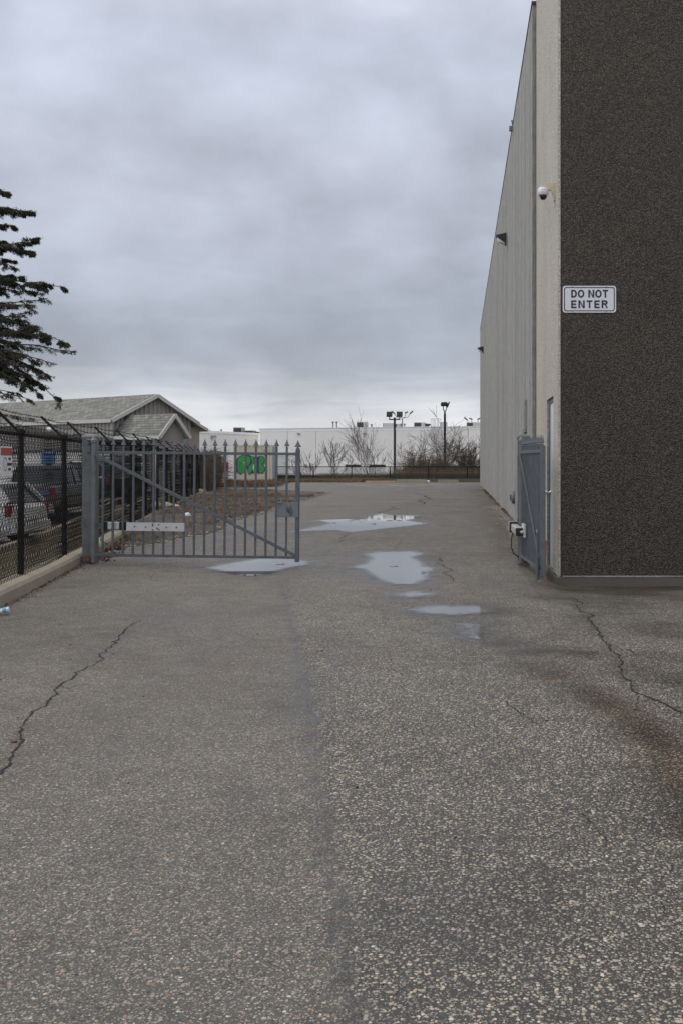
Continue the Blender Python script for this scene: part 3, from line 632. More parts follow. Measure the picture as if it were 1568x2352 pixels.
# ------------------------------------------------------------------ gates
SPEAR = [(.010,0),(.020,.006),(.020,.014),(.010,.022),(.012,.030),(.040,.036),(.029,.055),(.017,.082),(.009,.104),(.002,.13)]
def gate_leaf(name, L, npk, label, side, ztop=1.60, zbot=.135, endstile=.055, full=True):
    t = thing(name, (0,0,0), label, 'gate', 'two leaves of the driveway gate')
    b = MB(); b.path([(0,0,.03),(0,0,1.74)], .034, 14); b.lathe((0,0,1.74), [(.045,0),(.045,.04),(.03,.055),(.02,.085)], 12); b.build('hinge_stile', M['galv2'], t)
    b = MB(); b.box((L-endstile, -.028, .07), (L, .028, 1.665)); es = b.build('end_stile', M['galv'], t, bevel=.004)
    b = MB(); b.lathe((L-endstile/2, 0, 1.665), SPEAR, 4, 1.3, .45, ph=0); b.build('spear', M['galv'], es)
    b = MB(); b.box((.02, -.02, ztop-.022), (L-endstile, .02, ztop+.018)); b.build('top_rail', M['galv'], t, bevel=.003)
    b = MB(); b.box((.02, -.02, zbot-.02), (L-endstile, .02, zbot+.02)); b.build('bottom_rail', M['galv'], t, bevel=.003)
    for k in range(npk):
        x = (L-endstile/2)*(k+1)/(npk+1)-.01
        b = MB(); b.box((x-.014, -.013, zbot), (x+.014, .013, 1.675)); pk = b.build('picket', M['galv'], t, bevel=.002)
        b = MB(); b.lathe((x, 0, 1.675), SPEAR, 4, 1.0, .45); b.build('spear', M['galv'], pk)
    b = MB(); b.bar((.03, side*.028, ztop-.03), (L-endstile, side*.028, zbot+.03), .014, .045); b.build('brace', M['galv'], t)
    return t
LH = Vector((-5.218, 14.62, 0)); LE = Vector((-2.255, 14.47, 0)); dl = LE-LH
LG = gate_leaf('driveway_gate', dl.length, 19, 'closed galvanised steel gate leaf with spear pickets beside the kerb', -1)
pl = MB(); Lx = dl.length
a0, a1 = Lx-.31, Lx-.005; pl.box((a0, -.045, .705), (a1, -.032, .915)); pl.path([(a0+.02,-.052,.905),(a0+.07,-.052,.905)], .015, 10); pl.build('lock_plate', M['galv2'], LG, bevel=.003)
tag(LG.children[-1] if len(LG.children) else LG)
b = MB(); b.lathe((a0+.17, -.046, .83), [(.05,0),(.04,.01),(.012,.02)], 7, .8, 1.3, axis=(0,-1,0)); b.lathe((a0+.2, -.046, .78), [(.04,0),(.03,.01),(.01,.012)], 6, .7, 1.6, axis=(0,-1,0)); b.build('lock_dent', M['galv'], LG)
b = MB(); b.box((.50, -.052, .488), (1.335, -.03, .606)); mp = b.build('mounting_plate', M['whiteboard'], LG)
b = MB()
for (x, z) in ((.62,.55),(.78,.545),(.88,.585),(.88,.565),(.88,.507),(.97,.58),(.97,.51),(.945,.53),(1.08,.545),(1.225,.545)): b = MB(); b.lathe((x,-.052,z), [(.010,0),(.010,.008),(.004,.012)], 8, axis=(0,-1,0)); b.build('bolt', M['hvacdark'], mp)
LG.location = LH; LG.rotation_euler = (0, .008, math.atan2(dl.y, dl.x))
# operator of the left leaf
T4 = thing('gate_operator', (-5.0, 14.75, .5), 'silver and black gate operator arm behind the left pickets', 'gate opener', 'gate openers')
b = MB(); b.box((-5.02, 14.64, .495), (-4.85, 14.74, .60)); b.box((-5.09, 14.635, .49), (-5.02, 14.745, .605), 1); b.box((-4.85, 14.63, .485), (-4.745, 14.75, .612), 1); b.build('motor_housing', [M['alu'], M['blackp']], T4, bevel=.008)
b = MB(); b.path([(-4.745,14.69,.555),(-4.64,14.66,.55)], .032, 12); b.build('collar', M['blackp'], T4); b = MB(); b.path([(-4.66,14.66,.565),(-4.3,14.62,.56)], .016, 10); b.build('push_rod', M['alu'], T4)
b = MB(); b.path([(-5.08,14.68,.52),(-5.14,14.66,.42),(-5.12,14.66,.34),(-5.03,14.68,.28)], .008, 6); b.build('cable', M['blackp'], T4)
b = MB(); b.box((-5.2, 14.67, .52), (-5.09, 14.71, .58)); b.build('bracket', M['galv2'], T4)

def gate_post(x, y, zb, zt, w, label, rot=0):
    t = thing('gate_post', (x, y, zb), label, 'gate post', 'two posts of the driveway gate')
    h = w/2; b = MB(); b.box((x-h, y-h, zb-.1), (x+h, y+h, zt-.06)); b.build('shaft', M['galv2'], t, bevel=.012)
    b = MB(); q = h+.006; n = 4
    b.lathe((x, y, zt-.075), [(q*1.414,0),(q*1.414,.035),(q*1.25,.055),(q*.7,.072),(q*.1,.078)], 4, ph=math.pi/4); b.build('cap', M['galv2'], t, bevel=.006)
    b = MB()
    for z in (1.72, 1.76): b.lathe((x+.02, y-h-.03, z), [(.02,0),(.035,.008),(.035,.022),(.02,.03)], 12)
    b.box((x-.03, y-h-.02, 1.60), (x+.04, y-h, 1.69)); b.build('top_hinge', M['galv2'], t)
    b = MB(); b.box((x-.02, y-h-.06, .07), (x+.055, y-h, .11)); b.lathe((x+.02, y-h-.05, .03), [(.035,0),(.035,.03),(.02,.05)], 12); b.build('bottom_hinge', M['rust'], t)
    for z in (.52, 1.42): b = MB(); b.box((x-h-.004, y-h-.006, z), (x-h+.05, y-h-.0005, z+.13)); b.build('weld_plate', M['galv2'], t)
    return t
gate_post(-5.318, 14.80, 0, 1.868, .185, 'thick galvanised post at the kerb that hinges the long gate leaf')
gate_post(.925, 14.72, -.03, 1.86, .17, 'thick galvanised post near the concrete wall holding the swung-open leaf')
RH = Vector((.885, 14.5, 0)); RE = Vector((1.025, 12.45, 0)); dr_ = RE-RH
RG = gate_leaf('driveway_gate', dr_.length, 17, 'galvanised gate leaf swung open along the wall, seen end-on', -1)
b = MB(); b.path([(dr_.length-.16,-.06,.60),(dr_.length-.10,-.06,.63),(dr_.length-.08,-.06,.60),(dr_.length-.08,-.06,.02)], .016, 10); b.path([(dr_.length-.08,-.06,.02),(dr_.length-.08,-.06,.30)], .024, 10); b.build('drop_bolt', M['galv'], RG)
b = MB(); b.box((.42,-.052,.44),(.70,-.03,.62)); b.path([(.45,-.06,.56),(.55,-.10,.55)], .02, 8); b.path([(.45,-.06,.50),(.55,-.09,.50)], .018, 8); b.build('mounting_plate', M['whiteboard'], RG)
RG.location = RH; RG.rotation_euler = (0, .002, math.atan2(dr_.y, dr_.x))
T5 = thing('gate_operator', (.82, 14.5, .5), 'silver and black gate operator arm bolted beside the right gate post', 'gate opener', 'gate openers')
b = MB(); b.obox((.806, 14.35, .515), (.012, -.38, -.006), (.045,.002,0), (0,.001,.05)); b.obox((.82, 13.95, .508), (.0, -.045, 0), (.048,0,0), (0,0,.053), 1); b.obox((.79, 14.78, .525), (0, -.06, 0), (.062,0,0), (0,0,.075), 1); b.obox((.785, 14.88, .53), (0,-.045,0), (.065,0,0), (0,0,.07), 0); b.build('motor_housing', [M['alu'], M['blackp']], T5, bevel=.01)
b = MB(); b.path([(.79,14.75,.46),(.755,14.7,.38),(.75,14.68,.25),(.78,14.65,.15),(.86,14.64,.10)], .009, 6); b.build('cable', M['blackp'], T5, smooth=True)
b = MB(); b.path([(.825,13.94,.508),(.87,13.86,.51)], .02, 8); b.build('push_rod', M['alu'], T5)
b = MB(); zb = g(1.12,13.0); b.bar((1.088, 12.95, zb), (1.108, 13.05, .46), .022, .015, up=(0,1,0)); o = b.build('marker_stake', M['orange']); tag(o, 'orange stake standing between the open gate leaf and the doorway', 'stake')

# ------------------------------------------------------------------ chain link fence on the left
ft = [11.9, 14.5, 16.4, 19.1, 21.8, 24.5]; 
while ft[-1] < 62: ft.append(ft[-1]+2.62)
ft = [6.7, 9.3]+ft; FD = Vector((-.19, 1, 0)).normalized(); FN = Vector((-FD.y, FD.x, 0))    # FN points to the neighbour
def fz(y): return float(.13+.05*sst(17, 23, y)) - float(.38*sst(55, 63.5, y))
FT = thing('chain_link_fence', (xfence(30), 30, 0), 'long black chain link fence with barbed wire arms along the driveway', 'fence')
HF = 1.68
for i, y in enumerate(ft):
    x = xfence(y); z0 = fz(y); r = .036 if y < 30 else .034; lean = Vector((random.uniform(-.012,.012), random.uniform(-.012,.012), 0))
    b = MB(); b.path([(x, y, z0-.15), Vector((x, y, z0+HF))+lean], r, 12); ps = b.build('post', M['black'], FT, smooth=True)
    tp = Vector((x, y, z0+HF))+lean; tip = tp+FN*.30+Vector((0,0,.29))
    if y > 45: tip += Vector((random.uniform(-.1,.1), random.uniform(-.1,.1), random.uniform(-.2,.05)))
    b = MB(); b.bar(tp+Vector((0,0,-.02)), tip, .045, .03); b.lathe(tp+Vector((0,0,-.03)), [(r+.012,0),(r+.012,.05),(r*.6,.07)], 10); b.build('barb_arm', M['black'], ps)
b = MB()
for a, c in zip(ft[:-1], ft[1:]): b.path([(xfence(a), a, fz(a)+HF-.03), (xfence(c), c, fz(c)+HF-.03)], .021, 8, cap=False)
b.build('top_rail', M['black'], FT, smooth=True)
def fabric(mb, y0, y1, hgt, xf, zf, pitch, r, bulge, nsub=7, sn=0, dirv=FD):
    Ltot = (y1-y0)/dirv.y; n = int((Ltot+hgt)/pitch)
    for s in (1, -1):
        for k in range(n):
            u0 = k*pitch-(hgt if s > 0 else 0); u1 = u0+hgt
            a = max(0, -u0); c = min(hgt, Ltot-u0)
            if c-a < .02: continue
            pts = []
            for q in range(nsub+1):
                h = a+(c-a)*q/nsub; uu = u0+h; hh = h if s > 0 else hgt-h
                y = y0+uu*dirv.y; of = bulge*((vnoise(y*1.1, hh*2.2, sn)-.5)*2); x = xf(y)
                zig = (.0035 if (q+k) % 2 else -.0035)
                pts.append(Vector((x, y, zf(y)+hh))+FN*(of-.04 if dirv is FD else of*.3)+Vector((0,0,.02*(vnoise(y*1.7, hh*3, sn+3)-.5)))+FN*zig*(1 if dirv is FD else 0))
            mb.path(pts, r, 3, cap=False)
b = MB(); fabric(b, 6.7, 26, HF-.02, xfence, fz, .066, .0034, .035, 8, 3); fabric(b, 26, 63.0, HF-.02, xfence, fz, .10, .0042, .06, 5, 5)
y = 6.7
while y < 26:
    for s in (1,-1):
        p = Vector((xfence(y), y, fz(y)+HF-.03))+FN*-.04; h = random.uniform(.06,.11)
        b.path([p, p+Vector((-.19*s*.02, s*.02, h*.6)), p+Vector((0, -s*.008, h))], .0026, 3, cap=False)
    y += .045
b.build('wire_mesh', M['black'], FT)
for j, fr in enumerate((.35, .68, .97)):
    b = MB()
    for a, c in zip(ft[:-1], ft[1:]):
        pa = Vector((xfence(a), a, fz(a)+HF))+(FN*.30+Vector((0,0,.29)))*fr; pc = Vector((xfence(c), c, fz(c)+HF))+(FN*.30+Vector((0,0,.29)))*fr
        sag = random.uniform(.01,.05); pts = [pa.lerp(pc, q/6)-Vector((0,0,sag*math.sin(math.pi*q/6))) for q in range(7)]; b.path(pts, .0032, 4, cap=False)
        Ln = (pc-pa).length; nb = int(Ln/.12)
        if a < 36:
            for q in range(nb):
                t = (q+.5)/nb; p = pa.lerp(pc, t)-Vector((0,0,sag*math.sin(math.pi*t)))
                for _ in range(2):
                    v_ = Vector((random.uniform(-1,1), random.uniform(-.5,.5), random.uniform(-1,1))).normalized()*.02; b.path([p-v_, p+v_], .0026, 3, cap=False)
    b.build('barbed_wire', M['black'], FT)
# sign on the fence
yS0, yS1 = 10.72, 11.18; cS = Vector((xfence((yS0+yS1)/2), (yS0+yS1)/2, 1.465)); off = -FN*.065
T6 = thing('warning_sign', cS+off-Vector((0,0,.16)), 'white video surveillance sign with a red header wired to the chain link fence', 'sign')
Ux = Vector((FD.x, FD.y, 0)); hw = .25
b = MB(); b.obox(cS+off, Ux*hw, Vector((0,0,.16)), FN*.002); b.build('panel', M['signwhite'], T6)
b = MB(); b.obox(cS+off-FN*.0032+Vector((0,0,.105)), Ux*(hw-.008), Vector((0,0,.04)), FN*.0006); b.build('header', M['red'], T6)
b = MB()
for s_, z_, w_ in (('VIDEO', .028, .10), ('SURVEILLANCE', -.03, .20), ('IN USE', -.085, .11)): put_text(b, s_, .030, w_, cS+off-FN*.004+Ux*.13+Vector((0,0,z_)), Ux, (0,0,1), -FN, .02)
n = 20
for k in range(n):
    a = 2*math.pi*k/n; a2 = 2*math.pi*(k+1)/n; c0 = cS+off-FN*.004-Ux*.06+Vector((0,0,-.03)); 
    q = lambda an, r: c0+Ux*math.cos(an)*r+Vector((0,0,math.sin(an)*r)); b.quad(q(a,.075), q(a2,.075), q(a2,.066), q(a,.066))
b.build('lettering', M['signtxt'], T6)

# ------------------------------------------------------------------ neighbour's building
O = Vector((-15.5, 46, 0)); U = Vector((.573, .82, 0)); V_ = Vector((.82, -.573, 0))
def H(u, v, z): return O+U*u+V_*v+Vector((0,0,z))
def corr(mb, p0, p1, zb, ztf, pitch=.26, dep=.06, nrm=None, mi=0):
    p0 = Vector(p0); p1 = Vector(p1); d = p1-p0; L = d.length; D = d/L; n = nrm if nrm else D.cross(Vector((0,0,1))); pts = []; s = 0
    while s < L:
        for ds, h in ((0,0),(.45,0),(.55,1),(.9,1)):
            if s+ds*pitch < L: pts.append((s+ds*pitch, h*dep))
        s += pitch
    pts.append((L, 0)); vs = []
    for a, h in pts:
        q = p0+D*a+n*h; vs += [(q.x, q.y, zb), (q.x, q.y, ztf(a/L))]
    mb.add(vs, [(2*i, 2*i+2, 2*i+3, 2*i+1) for i in range(len(pts)-1)], mi)
def roofslab(mb, a, b, c, d, th=.10):
    a, b, c, d = map(Vector, (a, b, c, d)); L1 = (b-a).length; L2 = (d-a).length; dn = Vector((0,0,-th))
    mb.quad(a, b, c, d, 0, [(0,0),(L1,0),(L1,L2),(0,L2)])
    mb.add([a+dn, b+dn, c+dn, d+dn], [(3,2,1,0)], 1); 
    for p, q in ((a,b),(b,c),(c,d),(d,a)): mb.add([p+dn, q+dn, q, p], [(0,1,2,3)], 1)
BH = thing('commercial_building', O, 'grey sided low building with shingle roof and small gabled wing past the fence', 'building')
b = MB(); corr(b, H(.2,-.28,0), H(4.68,-.28,0), -.3, lambda t: 3.50+1.09*(1-abs(2*t-1)), nrm=V_); b.build('gable_wall', M['siding'], BH)
b = MB(); corr(b, H(0,-32,0), H(0,0,0), 2.0, lambda t: 3.47, nrm=-U); b.build('upper_siding', M['siding'], BH)
b = MB(); b.prism([H(0,-32,-.4), H(0,-.02,-.4), H(.25,-.02,-.4), H(.25,-32,-.4)], (0,0,2.38)); b.build('lower_wall', M['block'], BH)
b = MB(); b.bar(H(-.03,-32,2.0), H(-.03,0,2.0), .06, .09); b.build('wall_trim', M['hvacdark'], BH)
b = MB()
roofslab(b, H(-.12,0,3.42), H(-.12,-32,3.42), H(2.44,-32,4.68), H(2.44,0,4.68)); roofslab(b, H(4.95,-32,3.42), H(4.95,0,3.42), H(2.44,0,4.681), H(2.44,-32,4.681)); b.build('roof', [M['shingle'], M['fascia']], BH)
b = MB()
for ua in (-.1,4.93): b.bar(H(ua,.03,3.34), H(2.44,.03,4.60), .05, .17)
b.bar(H(-.15,-32,3.33), H(-.15,0,3.33), .05, .14); b.build('fascia', M['fascia'], BH)
# small gabled wing
b = MB(); corr(b, H(.22,-2.2,0), H(.22,2.85,0), -.3, lambda t: 2.66, nrm=-U, pitch=.2); corr(b, H(.22,2.85,0), H(1.58,2.85,0), -.3, lambda t: 2.72+.72*(1-abs(2*t-1)), nrm=V_, pitch=.10, dep=.018); corr(b, H(1.58,2.85,0), H(1.58,-.3,0), -.3, lambda t: 2.66, nrm=U); wg = b.build('wing_wall', M['siding'], BH)
b = MB(); roofslab(b, H(.04,3.1,2.62), H(.04,-2.6,2.62), H(.9,-1.5,3.62), H(.9,3.1,3.62)); roofslab(b, H(1.76,-.2,2.62), H(1.76,3.1,2.62), H(.9,3.1,3.621), H(.9,-.2,3.621)); b.build('wing_roof', [M['shingle'], M['fascia']], BH)
b = MB()
for ua in (.05, 1.75): b.bar(H(ua,3.13,2.55), H(.9,3.13,3.54), .05, .15)
b.bar(H(.02,-2.6,2.55), H(.02,3.13,2.55), .05, .16); b.build('wing_fascia', M['fascia'], BH)
b = MB(); b.bar(H(.14,.6,1.3), H(.14,1.8,1.3), .04, .9); w1 = b.build('window', M['glass'], BH)
b = MB()
for vv in (.55, 1.2, 1.85): b.bar(H(.11,vv,.82), H(.11,vv,1.78), .05, .05, up=(1,0,0))
b.bar(H(.11,.55,1.78), H(.11,1.85,1.78), .05, .06); b.build('frame', M['dockframe'], w1)
b = MB(); b.prism([H(-.02,-5.4,-.2), H(-.02,-4.4,-.2), H(-.07,-4.4,-.2), H(-.07,-5.4,-.2)], (0,0,2.17)); dd = b.build('door', M['blue'], BH); tag(dd, 'bright blue door')
b = MB(); b.lathe(H(-.08,-5.25,.95), [(.05,0),(.05,.04),(.02,.06)], 10, axis=-U); b.build('handle', M['chrome'], dd)
b = MB(); b.obox(H(-.12,-4.6,3.05), U*.09, V_*.16, Vector((0,0,.09))); b.build('wall_light', M['dockframe'], BH)
b = MB(); b.prism([H(4.7,-7,-.5), H(4.7,-.4,-.5), H(5.3,-.4,-.5), H(5.3,-7,-.5)], (0,0,3.72)); b.build('annex_wall', M['tan'], BH)
b = MB(); roofslab(b, H(5.62,-.1,3.14), H(5.62,-7,3.14), H(4.9,-7,3.44), H(4.9,-.1,3.44), .14); b.build('annex_roof', [M['shingle'], M['fascia']], BH)

# ------------------------------------------------------------------ vehicles in the neighbour's lot
def wheel(parent, c, r, side, wdt=.2):
    ax = Vector((0, side, 0)); b = MB(); b.lathe(Vector(c)-ax*wdt/2, [(r*.62,0),(r*.93,0),(r,.03),(r,wdt-.03),(r*.93,wdt),(r*.62,wdt)], 24, axis=ax); wh = b.build('wheel', M['tyre'], parent, smooth=False)
    b = MB(); c2 = Vector(c)+ax*(wdt/2-.02); b.lathe(c2, [(r*.62,0),(r*.6,.015),(r*.5,-.01+.015)], 20, axis=ax)
    for k in range(5):
        a = 2*math.pi*k/5; b.bar(c2+ax*.025, c2+ax*.025+Vector((math.cos(a)*r*.57, 0, math.sin(a)*r*.57)), .05, .02, up=(0,1,0))
    b.build('rim', M['alu'], wh)
def loft(mb, secs, mi=0):
    n = len(secs[0]); o = len(mb.v)
    for s in secs: mb.v += [tuple(p) for p in s]
    for i in range(len(secs)-1):
        for k in range(n):
            mb.f.append([o+i*n+k, o+i*n+(k+1)%n, o+(i+1)*n+(k+1)%n, o+(i+1)*n+k]); mb.m.append(mi); mb.uv.append(None)
    for e_, rv in ((0, True), (len(secs)-1, False)):
        f = [o+e_*n+k for k in range(n)]; mb.f.append(f[::-1] if rv else f); mb.m.append(mi); mb.uv.append(None)
def car(name, label, cat, L, W, paint, body, cabin, wheels, r, lamps, trim=M['chrome'], pillars=(), bed=None, chrome=False):
    """+x is the front. body: (x, zlow, zhigh, halfwidth); cabin: (x, zbase, ztop, hw_base, hw_top)"""
    t = thing(name, (0,0,0), label, cat)
    b = MB(); secs = []
    for (x, z0, z1, hw) in body:
        zm = z0+(z1-z0)*.62
        secs.append([(x,-hw*.9,z0),(x,-hw,z0+.12),(x,-hw,zm),(x,-hw*.93,z1-.03),(x,-hw*.8,z1),(x,hw*.8,z1),(x,hw*.93,z1-.03),(x,hw,zm),(x,hw,z0+.12),(x,hw*.9,z0)])
    loft(b, secs); b.build('body', paint, t, bevel=.02)
    b = MB(); secs = []
    for (x, z0, z1, h0, h1) in cabin: secs.append([(x,-h0,z0),(x,-h1,z1),(x,h1,z1),(x,h0,z0)])
    loft(b, secs); b.build('window', M['glass'], t)
    b = MB(); top = [c for c in cabin if c[2]-c[1] > .3]
    for c0, c1 in zip(top[:-1], top[1:]):
        b.add([(c0[0],-c0[4]-.02,c0[2]-.03),(c1[0],-c1[4]-.02,c1[2]-.03),(c1[0],c1[4]+.02,c1[2]-.03),(c0[0],c0[4]+.02,c0[2]-.03),(c0[0],-c0[4]+.03,c0[2]+.03),(c1[0],-c1[4]+.03,c1[2]+.03),(c1[0],c1[4]-.03,c1[2]+.03),(c0[0],c0[4]-.03,c0[2]+.03)],
              [(0,3,2,1),(4,5,6,7),(0,1,5,4),(1,2,6,5),(2,3,7,6),(3,0,4,7)])
    b.build('roof', paint, t)
    b = MB()
    for (xb, xt, zb, zt, hb, ht, wd) in pillars:
        for s in (-1,1): b.bar((xb, s*(hb+.008), zb), (xt, s*(ht+.008), zt), .03, wd, up=(1,0,0))
    if pillars: b.build('pillar', paint, t)
    if chrome:
        b = MB(); c0 = [c for c in cabin]; 
        for s in (-1,1):
            b.path([(c[0], s*(c[3]+.015), c[1]+.02) for c in c0], .014, 6); b.path([(c[0], s*(c[4]+.012), c[2]-.02) for c in c0], .014, 6)
        b.build('trim_strip', M['chrome'], t)
    for x in wheels:
        for s in (-1,1): wheel(t, (x, s*(W/2-.09), r), r, s)
    for (nm, mt, c, hs) in lamps:
        b = MB(); b.box(tuple(c[i]-hs[i] for i in range(3)), tuple(c[i]+hs[i] for i in range(3))); b.build(nm, mt, t, bevel=.01)
    return t
zc_ = g(-12, 24.6)
wc = car('parked_car', 'white hatchback parked tail first by the fence, below the surveillance sign', 'car', 4.3, 1.78, M['carwhite'],
    [(-2.15,.35,.86,.72),(-2.08,.24,.95,.83),(-1.5,.2,.98,.88),(0,.2,.95,.89),(1.0,.2,.93,.88),(1.8,.22,.82,.84),(2.15,.32,.66,.70)],
    [(-2.0,.94,.98,.74,.70),(-1.62,.94,1.38,.78,.60),(-1.0,.94,1.44,.80,.62),(0,.94,1.45,.81,.62),(.55,.93,1.36,.80,.62),(1.25,.92,.96,.76,.70)],
    (-1.32, 1.32), .31, [('taillight', M['redlamp'], (-2.06, s*.74, .80), (.06,.10,.13)) for s in (-1,1)]+[('headlight', M['white'], (2.02, s*.66, .66), (.08,.12,.06)) for s in (-1,1)]+[('bumper', M['carwhite'], (-2.16,0,.42), (.05,.78,.12)), ('licence_plate', M['signwhite'], (-2.2,0,.62), (.02,.26,.06))],
    pillars=[(-2.0,-1.62,.96,1.38,.76,.6,.20),(-1.15,-1.05,.95,1.43,.8,.62,.09),(.0,-.05,.95,1.44,.81,.62,.07),(1.22,.58,.95,1.36,.78,.62,.08)])
wc.location = (-12.15, 24.3, zc_); wc.rotation_euler = (0,0,R(172))
zp = g(-12.9, 31)
pk = car('pickup_truck', 'dark grey pickup truck with a steel blue tailgate, its tail to the fence sign', 'pickup truck', 5.4, 1.95, M['cargrey'],
    [(-2.7,.5,1.08,.93),(-2.6,.42,1.12,.96),(-.5,.38,1.14,.97),(1.0,.38,1.12,.97),(2.3,.4,1.08,.93),(2.7,.5,.92,.84)],
    [(-.75,1.1,1.14,.84,.8),(-.62,1.1,1.66,.86,.70),(.2,1.1,1.72,.87,.70),(.8,1.1,1.66,.86,.70),(1.35,1.08,1.14,.84,.78)],
    (-1.75, 1.75), .38, [('taillight', M['redlamp'], (-2.72, s*.90, .88), (.03,.055,.2)) for s in (-1,1)]+[('bumper', M['chrome'], (-2.78,0,.52), (.07,.92,.07)), ('tailgate', M['carblue'], (-2.725,0,.98), (.02,.82,.14)), ('tail_strip', M['redlamp'], (-2.75,-.35,1.04), (.008,.3,.025)), ('headlight', M['white'], (2.66, .7, .8), (.05,.14,.09)), ('headlight', M['white'], (2.66, -.7, .8), (.05,.14,.09))],
    pillars=[(-.73,-.62,1.12,1.66,.85,.7,.12),(.1,.1,1.12,1.7,.87,.7,.08),(1.3,.82,1.12,1.66,.85,.7,.08)])
pk.location = (-12.95, 32.2, zp); pk.rotation_euler = (0,0,R(97))
zs = g(-14.6, 40.4)
sv_ = car('parked_car', 'black estate car with chrome window trim parked in front of the gabled wing', 'car', 4.8, 1.86, M['carblack'],
    [(-2.4,.42,.98,.78),(-2.3,.28,1.04,.88),(-1.5,.24,1.05,.92),(0,.24,1.02,.93),(1.1,.24,1.0,.92),(2.0,.26,.88,.86),(2.4,.4,.70,.72)],
    [(-2.2,1.02,1.06,.78,.74),(-1.85,1.02,1.48,.82,.64),(-1.0,1.02,1.62,.84,.66),(.1,1.0,1.63,.85,.66),(.65,1.0,1.52,.84,.66),(1.4,.98,1.04,.78,.72)],
    (-1.45, 1.45), .36, [('taillight', M['redlamp'], (-2.36, s*.78, .88), (.05,.09,.10)) for s in (-1,1)]+[('headlight', M['white'], (2.3, s*.66, .72), (.06,.13,.06)) for s in (-1,1)]+[('sill_trim', M['chrome'], (0, s*.935, .30), (1.0,.012,.018)) for s in (-1,1)],
    pillars=[(-2.15,-1.85,1.04,1.48,.8,.64,.14),(-.9,-.85,1.02,1.6,.84,.66,.08),(.25,.2,1.02,1.62,.85,.66,.07),(1.36,.68,1.02,1.5,.82,.66,.08)], chrome=True)
sv_.location = (-14.5, 40.2, zs); sv_.rotation_euler = (0,0,math.atan2(.573,-.82))

# ------------------------------------------------------------------ shipping container with graffiti
ang = R(6.6); cU = Vector((math.cos(ang), math.sin(ang), 0)); cV = Vector((-math.sin(ang), math.cos(ang), 0)); cO = Vector(P(537,1111,65.2)); cO.z = g(cO.x, cO.y)+.0
def K(a, d, z): return cO+cU*a+cV*d+Vector((0,0,z))
CT = thing('shipping_container', K(1.2,3,0), 'cream shipping container with green graffiti at the back of the yard', 'container'); cw, ch, cl = 2.42, 2.42, 6.0
b = MB(); corr(b, K(.12,.05,0), K(cw-.12,.05,0), cO.z+.12, lambda t: cO.z+ch-.1, .27, .04, nrm=-cV); b.build('end_wall', M['cont'], CT)
b = MB(); b.prism([K(.06,.1,.1), K(cw-.06,.1,.1), K(cw-.06,cl-.05,.1), K(.06,cl-.05,.1)], (0,0,ch-.14)); b.build('shell', M['contside'], CT)
b = MB(); corr(b, K(cw-.03,.15,0), K(cw-.03,cl-.15,0), cO.z+.12, lambda t: cO.z+ch-.1, .27, .04, nrm=cU); b.build('side_wall', M['contside'], CT)
b = MB()
for a in (.06, cw-.06):
    for d_ in (.06, cl-.06): b.obox(K(a,d_,ch/2), cU*.065, cV*.065, Vector((0,0,ch/2)))
    b.bar(K(a,.12,ch-.05), K(a,cl-.12,ch-.05), .11, .1); b.bar(K(a,.12,.06), K(a,cl-.12,.06), .11, .12)
for z_ in (.06, ch-.055):
    for d_ in (.06, cl-.06): b.bar(K(.12,d_,z_), K(cw-.12,d_,z_), .11, .11)
b.build('frame', M['cont'], CT, bevel=.006)
def gp(x, y): return K((x-437)/523*cw, .002, ch-(y-345)/535*ch)
def blob(mb, pts, dy, n=5):
    # smooth closed outline (Catmull-Rom)
    q = []; L_ = len(pts)
    for i in range(L_):
        p0, p1, p2, p3 = [np.array(pts[(i+k-1)%L_], float) for k in range(4)]
        for s in range(n):
            t = s/n; q.append(.5*((2*p1)+(-p0+p2)*t+(2*p0-5*p1+4*p2-p3)*t*t+(-p0+3*p1-3*p2+p3)*t**3))
    mb.prism([gp(*a)-cV*dy for a in q], -cV*.002)
b = MB(); blob(b, [(460,690),(460,600),(495,525),(560,488),(630,485),(690,505),(745,518),(800,498),(850,518),(858,580),(840,625),(867,680),(845,740),(790,750),(755,742),(700,745),(650,762),(628,735),(615,672),(592,730),(530,755),(490,738)], .004)
b.build('graffiti_outline', M['purple'], CT)
b = MB()
for p in ([(498,560),(540,505),(600,497),(655,518),(664,585),(625,640),(592,662),(572,738),(505,732),(492,640)], [(650,640),(690,590),(672,515),(708,522),(708,600),(692,690),(665,745),(640,748),(636,700)], [(722,600),(724,530),(752,530),(752,735),(706,735),(706,660)], [(785,530),(805,508),(846,530),(848,578),(822,622),(856,682),(835,730),(788,738),(780,640)]): blob(b, p, .009)
b.build('graffiti_fill', M['green'], CT)
b = MB(); blob(b, [(568,597),(590,586),(614,597),(590,608)], .013); blob(b, [(700,640),(712,620),(712,690),(700,700)], .013); b.build('graffiti_highlight', M['white'], CT)
b = MB()
for p0, p1 in (((505,590),(545,600)),((545,600),(505,640)),((505,640),(530,655)),((530,655),(505,700)),((600,655),(640,640)),((664,640),(680,600))): b.bar(gp(*p0)-cV*.014, gp(*p1)-cV*.014, .008, .022)
b.build('graffiti_tag', M['purple'], CT)
b = MB()
for k_, ch_ in enumerate('CRDU08'): put_text(b, ch_, .10, .07, gp(857, 425+k_*37)-cV*.004, cU, (0,0,1), -cV, .02)
b.build('lettering', M['signtxt'], CT)

